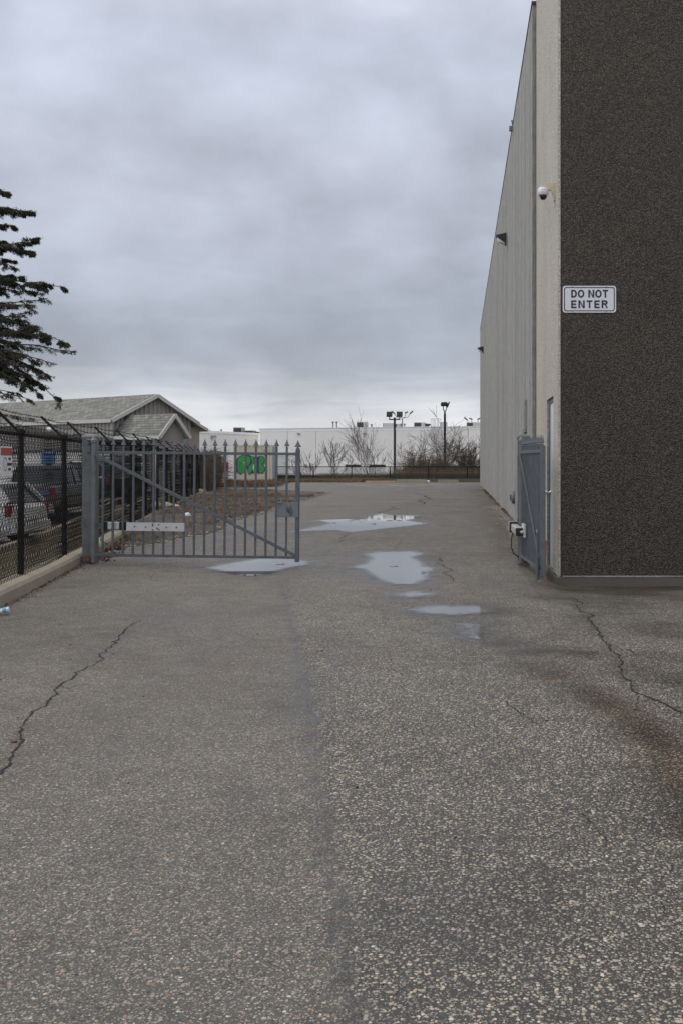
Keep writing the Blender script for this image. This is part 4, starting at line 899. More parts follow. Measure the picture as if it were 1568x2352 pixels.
# red rack and boards beside the container
b = MB(); c = P(500,1090,58); zz = g(c.x, c.y); 
for px in (496, 519): q = P(px, 1080, 58); b.box((q.x-.06, 58, zz), (q.x+.10, 58.15, 1.44))
b.box((P(492,0,58).x, 58.02, .95), (P(522,0,58).x, 58.12, 1.06)); o = b.build('steel_rack', M['red']); tag(o, 'low red steel rack between the fence end and the container', 'rack')
BP = thing('board_pile', (P(513,0,60).x, 60, .18), 'untidy pile of weathered boards left of the shipping container', 'wood pile'); rr = random.Random(5)
for k_ in range(22):
    b = MB(); x = P(513,0,60).x+rr.uniform(-.5,.5); z_ = .2+.05*k_; a = rr.uniform(-.3,.3); b.obox((x, 60+rr.uniform(-.3,.3), z_), (.55*math.cos(a), .55*math.sin(a), rr.uniform(-.03,.03)), (-.06*math.sin(a), .06*math.cos(a), 0), (0,0,.012)); b.build('board', M['pallet'], BP)
for k_ in range(5): b = MB(); b.bar((P(506,0,57).x+rr.uniform(-.3,.2), 57+rr.uniform(-1,0), .2), (P(512,0,57).x+rr.uniform(-.1,.4), 57.5, .55+.1*k_), .14, .03); b.build('board', M['pallet'], BP)

# ------------------------------------------------------------------ back edge of the yard
b = MB(); b.prism([(-13,68.05,0),(-12.2,67.6,0),(3.2,66.4,0),(6,66.4,0),(6,66.75,0),(3.2,66.75,0),(-12.2,67.9,0)], (0,0,.40)); o = b.build('low_wall', M['oldconc']); tag(o, 'low mossy concrete edging wall across the back of the yard', 'wall')
def wheelstop(px0, px1, py, hgt, matn, label):
    q = P(px0, py, 64.6); r_ = P(px1, py, 64.6); z0 = g(q.x, 64.6); b = MB(); x0, x1 = q.x, r_.x
    secs = []
    for x, s in ((x0, .8), (x0+.06, 1), (x1-.06, 1), (x1, .8)): secs.append([(x, 64.6, z0), (x, 64.63, z0+hgt*s), (x, 64.85, z0+hgt*s), (x, 64.9, z0)])
    loft(b, secs); o = b.build('wheel_stop', matn); tag(o, label, 'wheel stop', 'concrete wheel stops at the back of the yard')
wheelstop(838, 907, 1111, .14, M['pinkconc'] if 'pinkconc' in M else pm('pinkish concrete', (.40,.30,.21), .85, .5, 3), 'low pinkish wheel stop, leftmost at the back of the yard')
wheelstop(909, 979, 1111, .215, pm('pale worn concrete', (.33,.31,.24), .9, .6, 2), 'tall pale grey wheel stop under the tall lamp post')
wheelstop(1004, 1052, 1111, .20, pm('pale grey concrete', (.32,.30,.25), .9, .6, 2), 'pale wheel stop against the end of the long concrete wall')
b = MB(); b.lathe(P(982.5,1109,64.9), [(.06,-.05),(.12,.02),(.11,.1),(.05,.16)], 7, 1, .8); o = b.build('litter_bag', M['litter']); tag(o, 'small white litter bag between two wheel stops', 'litter')
# faded stall lines
for k_, (a, c) in enumerate((((1312,1110.5),(1390,1110.5)),)): pass
b = MB()
for (pa, pb) in (((790,1112.6),(848,1116)), ((880,1113),(930,1117)), ((960,1115),(1010,1112)), ((1010,1112.8),(1060,1111.4))):
    x0, y0 = G(*pa); x1, y1 = G(*pb); b.bar((x0,y0,g(x0,y0)+.004), (x1,y1,g(x1,y1)+.004), .16, .003)
o = b.build('stall_lines', pm('worn white line paint', (.38,.37,.35), .8, .6, 3)); tag(o, kind='structure')
# low black fence at the back
BF = thing('low_chain_link_fence', (-4, 68.1, 0), 'low black chain link fence behind the mossy edging wall', 'fence')
def bfy(x): return 68.25-.07*(x+12.3)
for x in np.arange(-12.2, 6.5, 2.55):
    b = MB(); y = bfy(x); b.path([(x,y,.1),(x,y,1.2)], .032, 8); b.build('post', M['black'], BF)
for nm, z_, r_ in (('top_rail', 1.19, .024), ('middle_rail', .70, .02)):
    b = MB(); b.path([(-12.4,bfy(-12.4),z_),(6.6,bfy(6.6),z_)], r_, 8); b.build(nm, M['black'], BF)
b = MB(); Lx_ = 19; hgt = 1.0
for s in (1,-1):
    for k_ in range(int((Lx_+hgt)/.12)):
        u0 = -12.4-hgt+k_*.12; a0_, a1_ = u0, u0+hgt; za, zb_ = (.2, 1.2) if s > 0 else (1.2, .2)
        a0_ = max(a0_, -12.4); a1_ = min(a1_, 6.6)
        if a1_-a0_ < .05: continue
        f0 = (a0_-u0)/hgt; f1 = (a1_-u0)/hgt; b.path([(a0_,bfy(a0_),za+(zb_-za)*f0),(a1_,bfy(a1_),za+(zb_-za)*f1)], .0045, 3, cap=False)
b.build('wire_mesh', M['black'], BF)
b = MB(); b.prism([(-13,69.7,0),(7,68.4,0),(7,68.9,0),(-13,70.2,0)], (0,0,.62)); o = b.build('dark_retaining_wall', pm('dark stained concrete', (.055,.055,.052), .9, .6, .8)); tag(o, 'low dark stained retaining wall just behind the black fence', 'wall')

# ------------------------------------------------------------------ far white warehouse
FA, FB = Vector((-31.2,160.6,0)), Vector((9.0,148.2,0)); FB = FB+(FB-FA)*.35
GA, GB = Vector((-42.5,140.6,0)), Vector((-32.0,164,0))
def onplane(px, py, A, B):
    k_ = (px-PX0)/FX; D = B-A; Y = None; s = (k_*A.y-A.x)/(D.x-k_*D.y); p = A+D*s; return Vector((p.x, p.y, HC-(py-PY0)*p.y/FX))
fd = (FB-FA).normalized(); fn = Vector((fd.y, -fd.x, 0)); fn = fn if fn.y < 0 else -fn
WHS = thing('white_warehouse', (-10,155,-1.5), 'long pale grey stucco warehouse with flat roof beyond the back fence', 'building')
def slab(mb, A, B, z0, z1, out, dep, mi=0):
    n_ = fn; a, b_ = Vector(A)+n_*out, Vector(B)+n_*out; mb.prism([(a.x,a.y,z0),(b_.x,b_.y,z0),(b_.x-n_.x*dep,b_.y-n_.y*dep,z0),(a.x-n_.x*dep,a.y-n_.y*dep,z0)], (0,0,z1-z0), mi)
ZT = 6.85; b = MB(); D_ = FB-FA; cuts = [0, .085, .17, .30, .40, .47, .60, .72, .80, .9, 1]
for s0, s1 in zip(cuts[:-1], cuts[1:]): slab(b, FA+D_*(s0+.0006), FA+D_*(s1-.0006), -1.8, ZT-.5, 0, 30)
b.build('wall', M['stucco'], WHS)
b = MB(); slab(b, FA, FB, ZT-.5, ZT-.12, .03, 30.1); slab(b, FA-fd*.1, FB, ZT-.10, ZT, .12, 30.3); b.build('parapet', M['stuccotrim'], WHS)
def rect_on(px0, px1, py0, py1, A, B, out, mb, mi=0, dep=.06):
    p = onplane(px0, py0, A, B); q = onplane(px1, py1, A, B); q2 = onplane(px1, py0, A, B); n_ = fn
    z0 = onplane((px0+px1)/2, py1, A, B).z; z1 = onplane((px0+px1)/2, py0, A, B).z
    a = Vector((p.x,p.y,0))+n_*out; c = Vector((q.x,q.y,0))+n_*out
    mb.prism([(a.x,a.y,z0),(c.x,c.y,z0),(c.x-n_.x*dep,c.y-n_.y*dep,z0),(a.x-n_.x*dep,a.y-n_.y*dep,z0)], (0,0,z1-z0), mi)
c3x = lambda x: (1200+x*.41454)/1.63265; c3y = lambda y: (1480+y*.41454)/1.63265
for (x0, x1, y0, y1) in ((228,368,633,735),(445,592,633,735),(1222,1334,551,735)):
    b = MB(); rect_on(c3x(x0), c3x(x1), c3y(y0), c3y(y1), FA, FB, .02, b, 0, .05); dk = b.build('dock_door', M['dockdoor'], WHS)
    b = MB(); wf = 20 if x0 < 1000 else 7
    rect_on(c3x(x0-wf), c3x(x0), c3y(y0-wf), c3y(y1), FA, FB, .12, b, 0, .12); rect_on(c3x(x1), c3x(x1+wf), c3y(y0-wf), c3y(y1), FA, FB, .12, b, 0, .12); rect_on(c3x(x0), c3x(x1), c3y(y0-wf), c3y(y0), FA, FB, .12, b, 0, .12); b.build('frame', M['dockframe'], dk)
    if x0 < 1000:
        b = MB(); rect_on(c3x(x0), c3x(x1), c3y(y0), c3y(y0+22), FA, FB, .06, b, 0, .03); b.build('awning', M['hvacdark'], dk)
b = MB(); rect_on(634, 667, 1047, 1095, FA, FB, .02, b, 0, .05); dk = b.build('dock_door', M['dockdoor'], WHS)
b = MB(); rect_on(632, 669.5, 1045.3, 1047, FA, FB, .12, b); rect_on(667, 669.5, 1047, 1095, FA, FB, .12, b); b.build('frame', M['dockframe'], dk)
for (x, y) in ((c3x(403), c3y(352)), (687, 996)):
    b = MB(); rect_on(x-2.6, x+2.6, y-2, y+2.2, FA, FB, .3, b, 0, .3); b.build('wall_light', M['hvac'], WHS)
b = MB()
for yy in (385, 395, 412, 430, 455, 480, 495, 505): rect_on(c3x(1402), c3x(1406), c3y(yy), c3y(yy+4), FA, FB, .02, b)
b.build('wall_marks', M['joint'], WHS)
b = MB(); rect_on(c3x(366), c3x(369), c3y(440), c3y(620), FA, FB, .1, b); b.build('downpipe', M['stuccotrim'], WHS)
# lower wing on the left
gd_ = (GB-GA).normalized(); gn = Vector((gd_.y, -gd_.x, 0)); WL = thing('low_stucco_building', GA, 'lower pale stucco building behind the gabled roof and container', 'building')
b = MB(); b.prism([(GA.x,GA.y,-1.8),(GB.x,GB.y,-1.8),(GB.x-14,GB.y+6,-1.8),(GA.x-14,GA.y+6,-1.8)], (0,0,7.65)); b.build('wall', M['stucco'], WL)
b = MB(); b.prism([(GA.x+.1,GA.y,5.86),(GB.x+.1,GB.y,5.86),(GB.x-14,GB.y+6,5.86),(GA.x-14,GA.y+6,5.86)], (0,0,.36)); b.build('parapet', M['stuccotrim'], WL)
q = onplane(487.5, 1003, GA, GB); b = MB(); b.obox(q+gn*.3, gd_*.3, gn*.3, Vector((0,0,.2))); b.build('wall_light', M['hvac'], WL)
# rooftop units: each stands on the roof
def unit(px0, px1, pyt, Y, zb, label, dark=.4, cowl=None):
    a = P(px0, pyt, Y); c = P(px1, pyt, Y); zt = a.z; t = thing('rooftop_unit', ((a.x+c.x)/2, Y, zb), label, 'rooftop unit', 'rooftop units on the far roofs')
    xm = a.x+(c.x-a.x)*dark; b = MB(); b.box((a.x, Y, zb), (c.x, Y+2.2, zt)); b.build('casing', M['hvac'], t, bevel=.03)
    b = MB(); b.box((a.x+.08, Y-.04, zb+.12), (xm, Y, zt-.1))
    b.build('grille', M['hvacdark'], t)
    if cowl: b = MB(); b.prism([(c.x, Y+.2, zt-.15), (c.x+cowl, Y+.2, zt-.25), (c.x+cowl, Y+.2, zt-.35), (c.x, Y+.2, zb+.3)], (0,1.6,0)); b.build('intake_hood', M['hvacdark'], t)
Yr = 158
ua = [(c3x(328), c3x(422), c3y(247), .62, None, 'rooftop unit with a broad black grille left of the twin lamp post'), (c3x(563), c3x(660), c3y(257), .05, None, 'long pale grey rooftop unit touching the twin lamp post'), (c3x(676), c3x(720), c3y(263), .3, None, 'small grey rooftop unit just right of the twin lamp post'),
      (c3x(845), c3x(945), c3y(250), .65, .9, 'black grilled rooftop unit with a hood, left of the roof ladder'), (c3x(1082), c3x(1147), c3y(247), .1, None, 'plain grey rooftop unit behind the tall lamp post'), (c3x(1320), c3x(1470), c3y(250), .38, None, 'rooftop unit beside the concrete wall end')]
for a in ua: unit(a[0], a[1], a[2], Yr, ZT-.3, a[5], a[3], a[4])
unit(536, 557, 981.5, 166, 5.9, 'taller dark grey rooftop unit above the container', .9); unit(561, 583, 988.5, 166, 5.9, 'flat rooftop unit with intake hood, next to the dark grey one', .9, .8)
def rpipe(px, pyt, Y, zb, label, r=.13):
    q = P(px, pyt, Y); b = MB(); b.path([(q.x,Y,zb),(q.x,Y,q.z-.2)], r*.7, 8); b.path([(q.x,Y,q.z-.22),(q.x,Y,q.z)], r*1.3, 8); o = b.build('roof_pipe', M['galv2']); tag(o, label, 'roof vent', 'vent pipes on the far roofs')
for (x, y, l) in ((c3x(117), c3y(243), 'left of the pair of tall vent pipes on the white roof'), (c3x(150), c3y(243), 'right of the pair of tall vent pipes on the white roof'), (c3x(463), c3y(266), 'short dark vent pipe between two rooftop units'), (c3x(730), c3y(262), 'vent pipe at the foot of the far four-headed light'), (c3x(760), c3y(262), 'lone vent pipe right of the far four-headed light')): rpipe(x, y, Yr, ZT-.3, l)
rpipe(534.7-52, 988, 160, 5.9, 'thin vent pipe on the low roof right of the gabled roof', .1); rpipe(487.5+21, 986, 160, 5.9, 'stubby vent pipe on the low roof left of the dark unit', .12)
# caged roof ladder
t = thing('roof_ladder', onplane(c3x(1050), 1095, FA, FB), 'galvanised caged ladder rising above the white warehouse parapet', 'ladder'); q = onplane(c3x(1050), 1060, FA, FB); base = Vector((q.x, q.y, 0))+fn*.35; ztop = P(0, c3y(220), base.y).z
b = MB()
for s in (-.3,.3): b.path([base+fd*s+Vector((0,0,-.5)), base+fd*s+Vector((0,0,ztop))], .045, 6)
b.build('rails', M['alu'], t)
b = MB()
for k_ in range(28): b.path([base-fd*.3+Vector((0,0,-.3+k_*.32)), base+fd*.3+Vector((0,0,-.3+k_*.32))], .025, 5)
b.build('rungs', M['alu'], t)
b = MB()
for k_ in range(6):
    z_ = 2+k_*(ztop-2)/5; b.path([base+fd*math.cos(a)*.75*1.0+fn*math.sin(a)*.8+Vector((0,0,z_)) for a in np.linspace(0, math.pi, 9)], .045, 5)
for a in np.linspace(0, math.pi, 6): b.path([base+fd*math.cos(a)*.75+fn*math.sin(a)*.8+Vector((0,0,z_)) for z_ in (2, ztop)], .035, 5)
b.build('cage', M['alu'], t)

# ------------------------------------------------------------------ lamp posts
def flood(mb, p, dirx, diry=-.5, s=1.0, tilt=.5):
    d = Vector((dirx, diry, -tilt)).normalized(); side = d.cross(Vector((0,0,1))).normalized(); up = side.cross(d)
    mb.obox(p, d*.14*s, side*.30*s, up*.24*s)
YL = 100; q = P(905.5, 0, YL); ztop = P(0, c3y(207), YL).z; xl = P(c3x(624),0,YL).x; xr = P(c3x(716),0,YL).x; zh = P(0, c3y(178), YL).z
t = thing('lamp_post', (q.x, YL, -1.5), 'dark lamp post with a crossbar carrying two floodlights', 'lamp post')
b = MB(); b.path([(q.x,YL,-1.6),(q.x,YL,ztop)], .11, 10); b.build('pole', M['hvacdark'], t)
b = MB(); b.bar((xl-.05,YL,ztop-.18),(xr+.05,YL,ztop-.18), .1, .12); b.build('crossbar', M['hvacdark'], t)
for x in (xl, xr):
    b = MB(); b.path([(x,YL,ztop-.15),(x,YL,zh-.1)], .05, 6); b.obox((x,YL-.1,zh), (.28,.05,0), (-.02,.14,-.05), (0,.08,.22)); b.build('floodlight', M['hvacdark'], t, bevel=.04)
YL = 90; q = P(1020.5, 0, YL); ztop = P(0, c3y(150), YL).z
t = thing('lamp_post', (q.x, YL, -1.5), 'taller black lamp post with two floodlights on a forked bracket', 'lamp post')
b = MB(); b.path([(q.x,YL,-1.6),(q.x,YL,ztop-.35),(q.x,YL,ztop)], [.13,.10,.07], 10); b.build('pole', M['black'], t)
b = MB(); b.path([(q.x,YL,ztop),(q.x-.13,YL,ztop+.12),(q.x-.14,YL,ztop+.45)], .045, 6); b.path([(q.x,YL,ztop),(q.x+.13,YL,ztop+.12),(q.x+.16,YL,ztop+.45)], .045, 6); b.build('fork', M['black'], t)
b = MB(); b.obox((q.x-.06,YL,ztop+.62), (.25,-.1,0), (.05,.12,-.04), (.03,.05,.15)); b.build('floodlight', M['black'], t, bevel=.02); b = MB(); b.obox((q.x+.3,YL,ztop+.58), (.05,.0,-.02), (.0,.26,0), (.10,.0,.24)); b.build('floodlight', M['black'], t, bevel=.02)
def farlight(px, pyt, pyb, label):
    YL = 175; q = P(px, pyt, YL); t = thing('area_light_mast', (q.x, YL, -1.5), label, 'lamp post', 'four-headed light masts beyond the warehouse')
    b = MB(); b.path([(q.x,YL,-1.6),(q.x,YL,q.z-1.2)], .10, 8); b.build('pole', M['galv2'], t)
    for s, w_ in ((-1,1.05),(-.45,.5),(.45,.5),(1,1.05)):
        b = MB(); b.path([(q.x,YL,q.z-1.2),(q.x+s*.9,YL,q.z-1.1),(q.x+s*1.35,YL,q.z-.45)], .05, 5); b.obox((q.x+s*1.55,YL,q.z-.25), (.28,0,.22*s if s else 0), (0,.2,0), (-.05*s,0,.1)); b.build('lamp_head', M['hvacdark'], t)
farlight(c3x(740), c3y(148), 0, 'thin far light mast with four lamp heads, right of the twin lamp post'); farlight(c3x(1396), c3y(205), 0, 'far light mast with four lamp heads near the concrete wall')

# ------------------------------------------------------------------ bare shrubs and trees
def branch(mb_t, mb_c, p, d, L, r, lvl, rr, up=.25, spread=.6, minr=.006):
    pts = [Vector(p)]; rad = [r]; n_ = 5; dd = Vector(d).normalized()
    for i in range(n_):
        dd = (dd+Vector((rr.gauss(0,.12), rr.gauss(0,.12), rr.gauss(0,.10)+up*.12))).normalized(); pts.append(pts[-1]+dd*L/n_); rad.append(max(minr, r*(1-.62*(i+1)/n_)))
    (mb_t if lvl <= 1 else mb_c).path(pts, rad, 5 if lvl <= 1 else 3, cap=False)
    if lvl >= 4: return
    nk = rr.randint(3, 5) if lvl < 3 else rr.randint(2, 4)
    for k_ in range(nk):
        i = rr.randint(2, n_); nd_ = (dd+Vector((rr.gauss(0,spread), rr.gauss(0,spread), rr.gauss(0,spread*.7)))).normalized()
        branch(mb_t, mb_c, pts[i], nd_, L*rr.uniform(.5,.75), rad[i]*.75, lvl+1, rr, up, spread, minr)
def shrub(px0, px1, pyt, Y, label, nstem, seed, name='bare_shrub', base_px=None, lvl0=1, spread=.45, up=.35, matc='twig', r0=.03, cat='shrub', minr=.010):
    rr = random.Random(seed); a = P(px0, pyt, Y); c = P(px1, pyt, Y); cx_ = P(base_px,0,Y).x if base_px else (a.x+c.x)/2; z0 = g(cx_, Y)-.1; Hh = a.z-z0; Wd = (c.x-a.x)/2
    t = thing(name, (cx_, Y, z0), label, cat, 'bare winter shrubs behind the back fence'); mt = MB(); mc = MB()
    for k_ in range(nstem):
        tx = (a.x+c.x)/2+rr.uniform(-1,1)*Wd*.8-cx_; d = Vector((tx*.8, rr.uniform(-.4,.4)*Wd, Hh*rr.uniform(.7,1)))
        branch(mt, mc, (cx_+rr.uniform(-.2,.2)*Wd, Y+rr.uniform(-.3,.3), z0), d, Hh*rr.uniform(.5,.72), r0*rr.uniform(.7,1.2), lvl0, rr, up, spread, minr)
    mt.build('trunk', M['bark'], t); mc.build('crown', M[matc], t); return t
shrub(c3x(40), c3x(230), c3y(520), 73, 'small sparse bare shrub at the left of the back fence', 4, 11, spread=.3)
shrub(c3x(350), c3x(640), c3y(385), 76, 'tall upright bare shrub left of the twin lamp post', 6, 12, spread=.28, r0=.03, minr=.008)
shrub(c3x(700), c3x(960), c3y(420), 75, 'arching bare shrub between the two lamp posts', 5, 13, spread=.55, r0=.035)
shrub(c3x(960), c3x(1300), c3y(345), 80, 'tallest bare tree wrapped round the tall lamp post', 8, 44, name='bare_tree', base_px=c3x(1125), spread=.55, up=.2, r0=.06, cat='tree', minr=.011)
shrub(c3x(1200), c3x(1440), c3y(545), 73, 'dense bare shrub beside the end of the concrete wall', 16, 15, spread=.5, r0=.025)
shrub(c3x(1330), c3x(1500), c3y(520), 74, 'upright bare shrub partly hidden by the concrete wall end', 9, 16, spread=.4, r0=.025)
shrub(1053-560, 1053-530, 1090, 63, 'twiggy bare bush at the fence end left of the container', 8, 17, spread=.5, r0=.02)
shrub(c3x(-170), c3x(-60), c3y(555), 74, 'thin bare shrub behind the fence near the gate end', 3, 18, spread=.35)
# dense brambles (nobody could count the stems)
rr = random.Random(3); b = MB()
for k_ in range(1900):
    px = rr.uniform(c3x(640), c3x(1450)); hmax = np.interp(px, [c3x(640),c3x(760),c3x(900),c3x(1050),c3x(1200),c3x(1450)], [.5,1.1,2.0,2.0,1.2,1.0]); Y = rr.uniform(71,75); x = P(px,0,Y).x; z0 = g(x,Y)+.1
    hh = hmax*rr.uniform(.2,1)+(.2-z0)*.9; a = rr.uniform(-1.2,1.2); p0 = Vector((x,Y,z0)); p1 = p0+Vector((a*.4,0,hh)); p2 = p1+Vector((a*rr.uniform(.4,1.2), rr.uniform(-.4,.4), rr.uniform(-.7,.15)))
    b.path([p0, p0.lerp(p1,.5)+Vector((rr.uniform(-.15,.15),0,0)), p1, p2], [.012,.011,.009,.006], 3, cap=False)
o = b.build('bramble_thicket', M['vine']); tag(o, 'dense brown bramble thicket behind the low fence', 'brambles', kind='stuff')
b = MB()
for k_ in range(1500):
    px = rr.uniform(c3x(0), c3x(1450)); Y = rr.uniform(68.9,72); x = P(px,0,Y).x; p0 = Vector((x,Y,g(x,Y))); p1 = p0+Vector((rr.uniform(-.3,.3),0,rr.uniform(.25,.8)*(1 if px > c3x(640) else .6)+.1)); b.path([p0, p1, p1+Vector((rr.uniform(-.3,.3),0,rr.uniform(-.1,.2)))], [.012,.009,.005], 3, cap=False)
o = b.build('dry_stems', M['strawgrass']); tag(o, 'low dry stems and seed heads along the back fence', 'dry weeds', kind='stuff')
# vines on the far end of the long fence
b = MB()
for k_ in range(900):
    y = rr.uniform(44, 63.5); x = xfence(y)+rr.uniform(-.15,.5); z0 = fz(y); p0 = Vector((x,y,z0)); p1 = p0+Vector((rr.uniform(-.2,.2),rr.uniform(-.6,.6),rr.uniform(.6,1.9))); p2 = p1+Vector((rr.uniform(-.1,.6),rr.uniform(-.7,.7),rr.uniform(-.7,.25)))
    b.path([p0, p0.lerp(p1,.6)+Vector((rr.uniform(-.1,.1),0,0)), p1, p2], [.013,.012,.01,.006], 3, cap=False)
o = b.build('dead_vines', M['vine']); tag(o, 'tangle of dead vines over the far end of the long fence', 'vines', kind='stuff')

# ------------------------------------------------------------------ weeds, litter, stones
def tufts(name, n_, fpos, mat, hmin, hmax, label, seed, wd=.006, blades=7):
    r = np.random.default_rng(seed); vs = []; fs = []
    for _ in range(n_):
        x, y = fpos(r)
        if x is None: continue
        z = g(x, y); s = r.uniform(hmin, hmax)
        for _k in range(blades):
            a = r.uniform(0, 6.28); le = r.uniform(.3, 1.1)*s; ox, oy = r.normal(0, s*.35, 2); bx, by = math.cos(a)*wd, math.sin(a)*wd; tx, ty = r.normal(0, s*.55, 2); i = len(vs)
            vs += [(x+ox-bx, y+oy-by, z), (x+ox+bx, y+oy+by, z), (x+ox+tx, y+oy+ty, z+le)]; fs.append((i, i+1, i+2))
    b = MB(); b.add(vs, fs); o = b.build(name, mat); return tag(o, label, 'weeds', kind='stuff')
def inpatch(r):
    for _ in range(60):
        x, y = r.uniform(-13, -4.8), r.uniform(18, 52)
        if float(sdpoly(np.array([x]), np.array([y]), patch)[0]) > .15 and float(fbm(np.array([x*.8]), np.array([y*.5]), 71)[0]) > r.uniform(.38,.60): return x, y
    return None, None
tufts('dead_grass', 6500, inpatch, M['deadgrass'], .03, .10, 'dead orange brown grass on the gravel patch inside the gate', 1, .008)
def inpatch2(r):
    for _ in range(60):
        x, y = r.uniform(-19, -7), r.uniform(53, 68)
        if float(sdpoly(np.array([x]), np.array([y]), patch2)[0]) > .1: return x, y
    return None, None
tufts('dry_weeds', 2600, inpatch2, M['deadgrass'], .12, .35, 'dry brown weeds around the shipping container', 2, .014)
def backstrip(r):
    x = r.uniform(-12, -4.5); return x, bfy(x)-.75-r.uniform(0, .9)*(1 if x < -6.5 else .2)
tufts('straw_weeds', 900, backstrip, M['strawgrass'], .15, .38, 'pale straw weeds along the mossy edging right of the container', 3, .012)
def wallside(r):
    y = r.uniform(16, 48); c = float(vnoise(np.array([y*.45]), np.array([2.]), 5)[0])
    return (W_X-.015-abs(r.normal(0, .035)), y) if c > r.uniform(.1,.75) else (None, None)
tufts('wall_weeds', 900, wallside, M['deadgrass'], .03, .09, 'orange dead weeds along the foot of the long concrete wall', 4, .005)
def kerbside(r):
    y = r.uniform(8, 19); x = np.interp(y, [p[1] for p in kp], [p[0] for p in kp]); return x+abs(r.normal(0,.05))+.01, y
tufts('kerb_debris', 260, kerbside, M['leaf'], .012, .03, 'brown debris gathered along the kerb foot', 5, .006, 4)
def kerbside2(r):
    y = r.uniform(15.0, 19.2); x = np.interp(y, [p[1] for p in kp], [p[0] for p in kp]); return x+abs(r.normal(0,.16))+.01, y
tufts('leaf_litter', 260, kerbside2, M['leaf'], .02, .06, 'brown leaf litter beside the gate post and kerb end', 6, .02, 4)
def lawnpos(r):
    y = r.uniform(8, 30); return xfence(y)-r.uniform(-.05, 2.6), y
tufts('lawn_grass', 9000, lawnpos, M['strawgrass'], .03, .07, 'thin winter grass on the strip behind the fence', 8, .004, 5)
# loose gravel
def rocks(name, n_, fpos, s0, s1, mat, label, seed):
    r = np.random.default_rng(seed); b = MB()
    for _ in range(n_):
        x, y = fpos(r)
        if x is None: continue
        s = s0+(s1-s0)*r.random()**3; z = g(x, y); q = [Vector(v)*s for v in ((1,0,0),(0,1,0),(-1,0,0),(0,-1,0),(0,0,.8),(0,0,-.4))]; rt = Matrix.Rotation(r.uniform(0,6.28), 3, 'Z')@Matrix.Diagonal((r.uniform(.6,1.2), r.uniform(.6,1.2), r.uniform(.5,1)))
        b.add([rt@v+Vector((x,y,z+s*.2)) for v in q], [(0,1,4),(1,2,4),(2,3,4),(3,0,4),(1,0,5),(2,1,5),(3,2,5),(0,3,5)])
    o = b.build(name, mat); return tag(o, label, 'gravel', kind='stuff')
def anyp(r):
    for _ in range(60):
        x, y = r.uniform(-13, -4.8), 15.8+36*r.random()**1.7
        if float(sdpoly(np.array([x]), np.array([y]), patch)[0]) > -.25: return x, y
    return None, None
rocks('loose_gravel', 7500, anyp, .010, .04, M['stone'], 'loose gravel scattered over the patch inside the gate', 1)
def road(r): return r.uniform(-4.5, 1.6), 2.5+18*r.random()**.8
rocks('road_grit', 420, road, .004, .012, M['crack'], 'dark grit and small clods scattered over the driveway', 2)
def wallgrit(r): y = r.uniform(15, 30); return W_X-.05-abs(r.normal(0,.16)), y
rocks('wall_gravel', 900, wallgrit, .006, .03, M['stone'], 'loose gravel along the foot of the concrete wall', 3)
def boulder(px, py, s, label, sx=1.5, mat='stone'):
    X, Y = G(px, py); b = MB(); r_ = random.Random(int(px)); ph = [(.9,0),(1.05,.3),(.8,.62),(.35,.8)]
    b.lathe((X,Y,g(X,Y)-.03*s), [(a*s, z_*s) for a, z_ in ph], 7, sx, .9, ph=r_.random()); b.v = [tuple(Vector(v)+Vector((r_.uniform(-.1,.1),r_.uniform(-.1,.1),r_.uniform(-.08,.08)))*s) for v in b.v]
    o = b.build('stone', M[mat], bevel=.01); tag(o, label, 'stone', 'stones on the gravel patch')
boulder(371, 1166, .22, 'pale angular stone behind the gate beside the fence posts'); boulder(405, 1165, .10, 'small white stone right of the largest pale stone', 1, 'litter'); boulder(430, 1187, .12, 'small pale stone amid the orange grass', .8, 'litter'); boulder(455, 1131, .2, 'flat grey stone far back beside the fence', 2.0); boulder(536, 1125, .13, 'small stone below the container graffiti', 1.2)
def leaf(px, py, s, label, rot=.5):
    X, Y = G(px, py); z = g(X,Y)+.005; b = MB(); n_ = 10; ring = []
    for k_ in range(n_):
        a = 2*math.pi*k_/n_; r_ = s*(1 if k_%2 == 0 else .55); ring.append((X+math.cos(a+rot)*r_, Y+math.sin(a+rot)*r_*1.1, z+s*.28*abs(math.sin(a*1.5))))
    b.add([(X,Y,z+s*.12)]+ring, [(0, k_+1, (k_+1)%n_+1) for k_ in range(n_)]); o = b.build('fallen_leaf', M['leaf']); tag(o, label, 'leaf', 'fallen leaves on the driveway')
leaf(33, 1704, .03, 'brown fallen leaf lying on the left crack'); leaf(972, 1316, .045, 'red brown leaf at the edge of the large round puddle', 1); leaf(868, 1192, .06, 'dark leaf in the middle of the farthest puddle', 2); leaf(858, 1204, .05, 'dark leaf nearest the middle front of the farthest puddle', .2); leaf(768, 1202, .045, 'dark leaf at the left end of the farthest puddle', .9)
for (px, py, l) in ((905, 1302, 'forked twig in the round puddle'), (645, 1297, 'small twig in the puddle under the gate')):
    X, Y = G(px, py); z = g(X,Y)+.0055; b = MB(); b.path([(X-.06,Y-.03,z),(X,Y,z),(X+.05,Y+.01,z)], .002, 4); b.path([(X,Y,z),(X+.04,Y+.10,z)], .0018, 4); o = b.build('twig', M['bark']); tag(o, l, 'twig')
X, Y = G(9, 1412); t = thing('crushed_cup', (X, Y, g(X,Y)), 'crushed white and blue drinks cup at the left kerb', 'litter')
b = MB(); b.lathe((X,Y,g(X,Y)+.04), [(.030,-.05),(.036,-.02),(.034,.01),(.042,.05)], 9, 1, .7, axis=(.9,.3,.2)); b.build('cup', M['litter'], t); b = MB(); b.lathe((X+.008,Y-.002,g(X,Y)+.045), [(.036,-.012),(.037,.018)], 9, 1, .72, axis=(.9,.3,.2)); b.build('band', M['litterblue'], t)
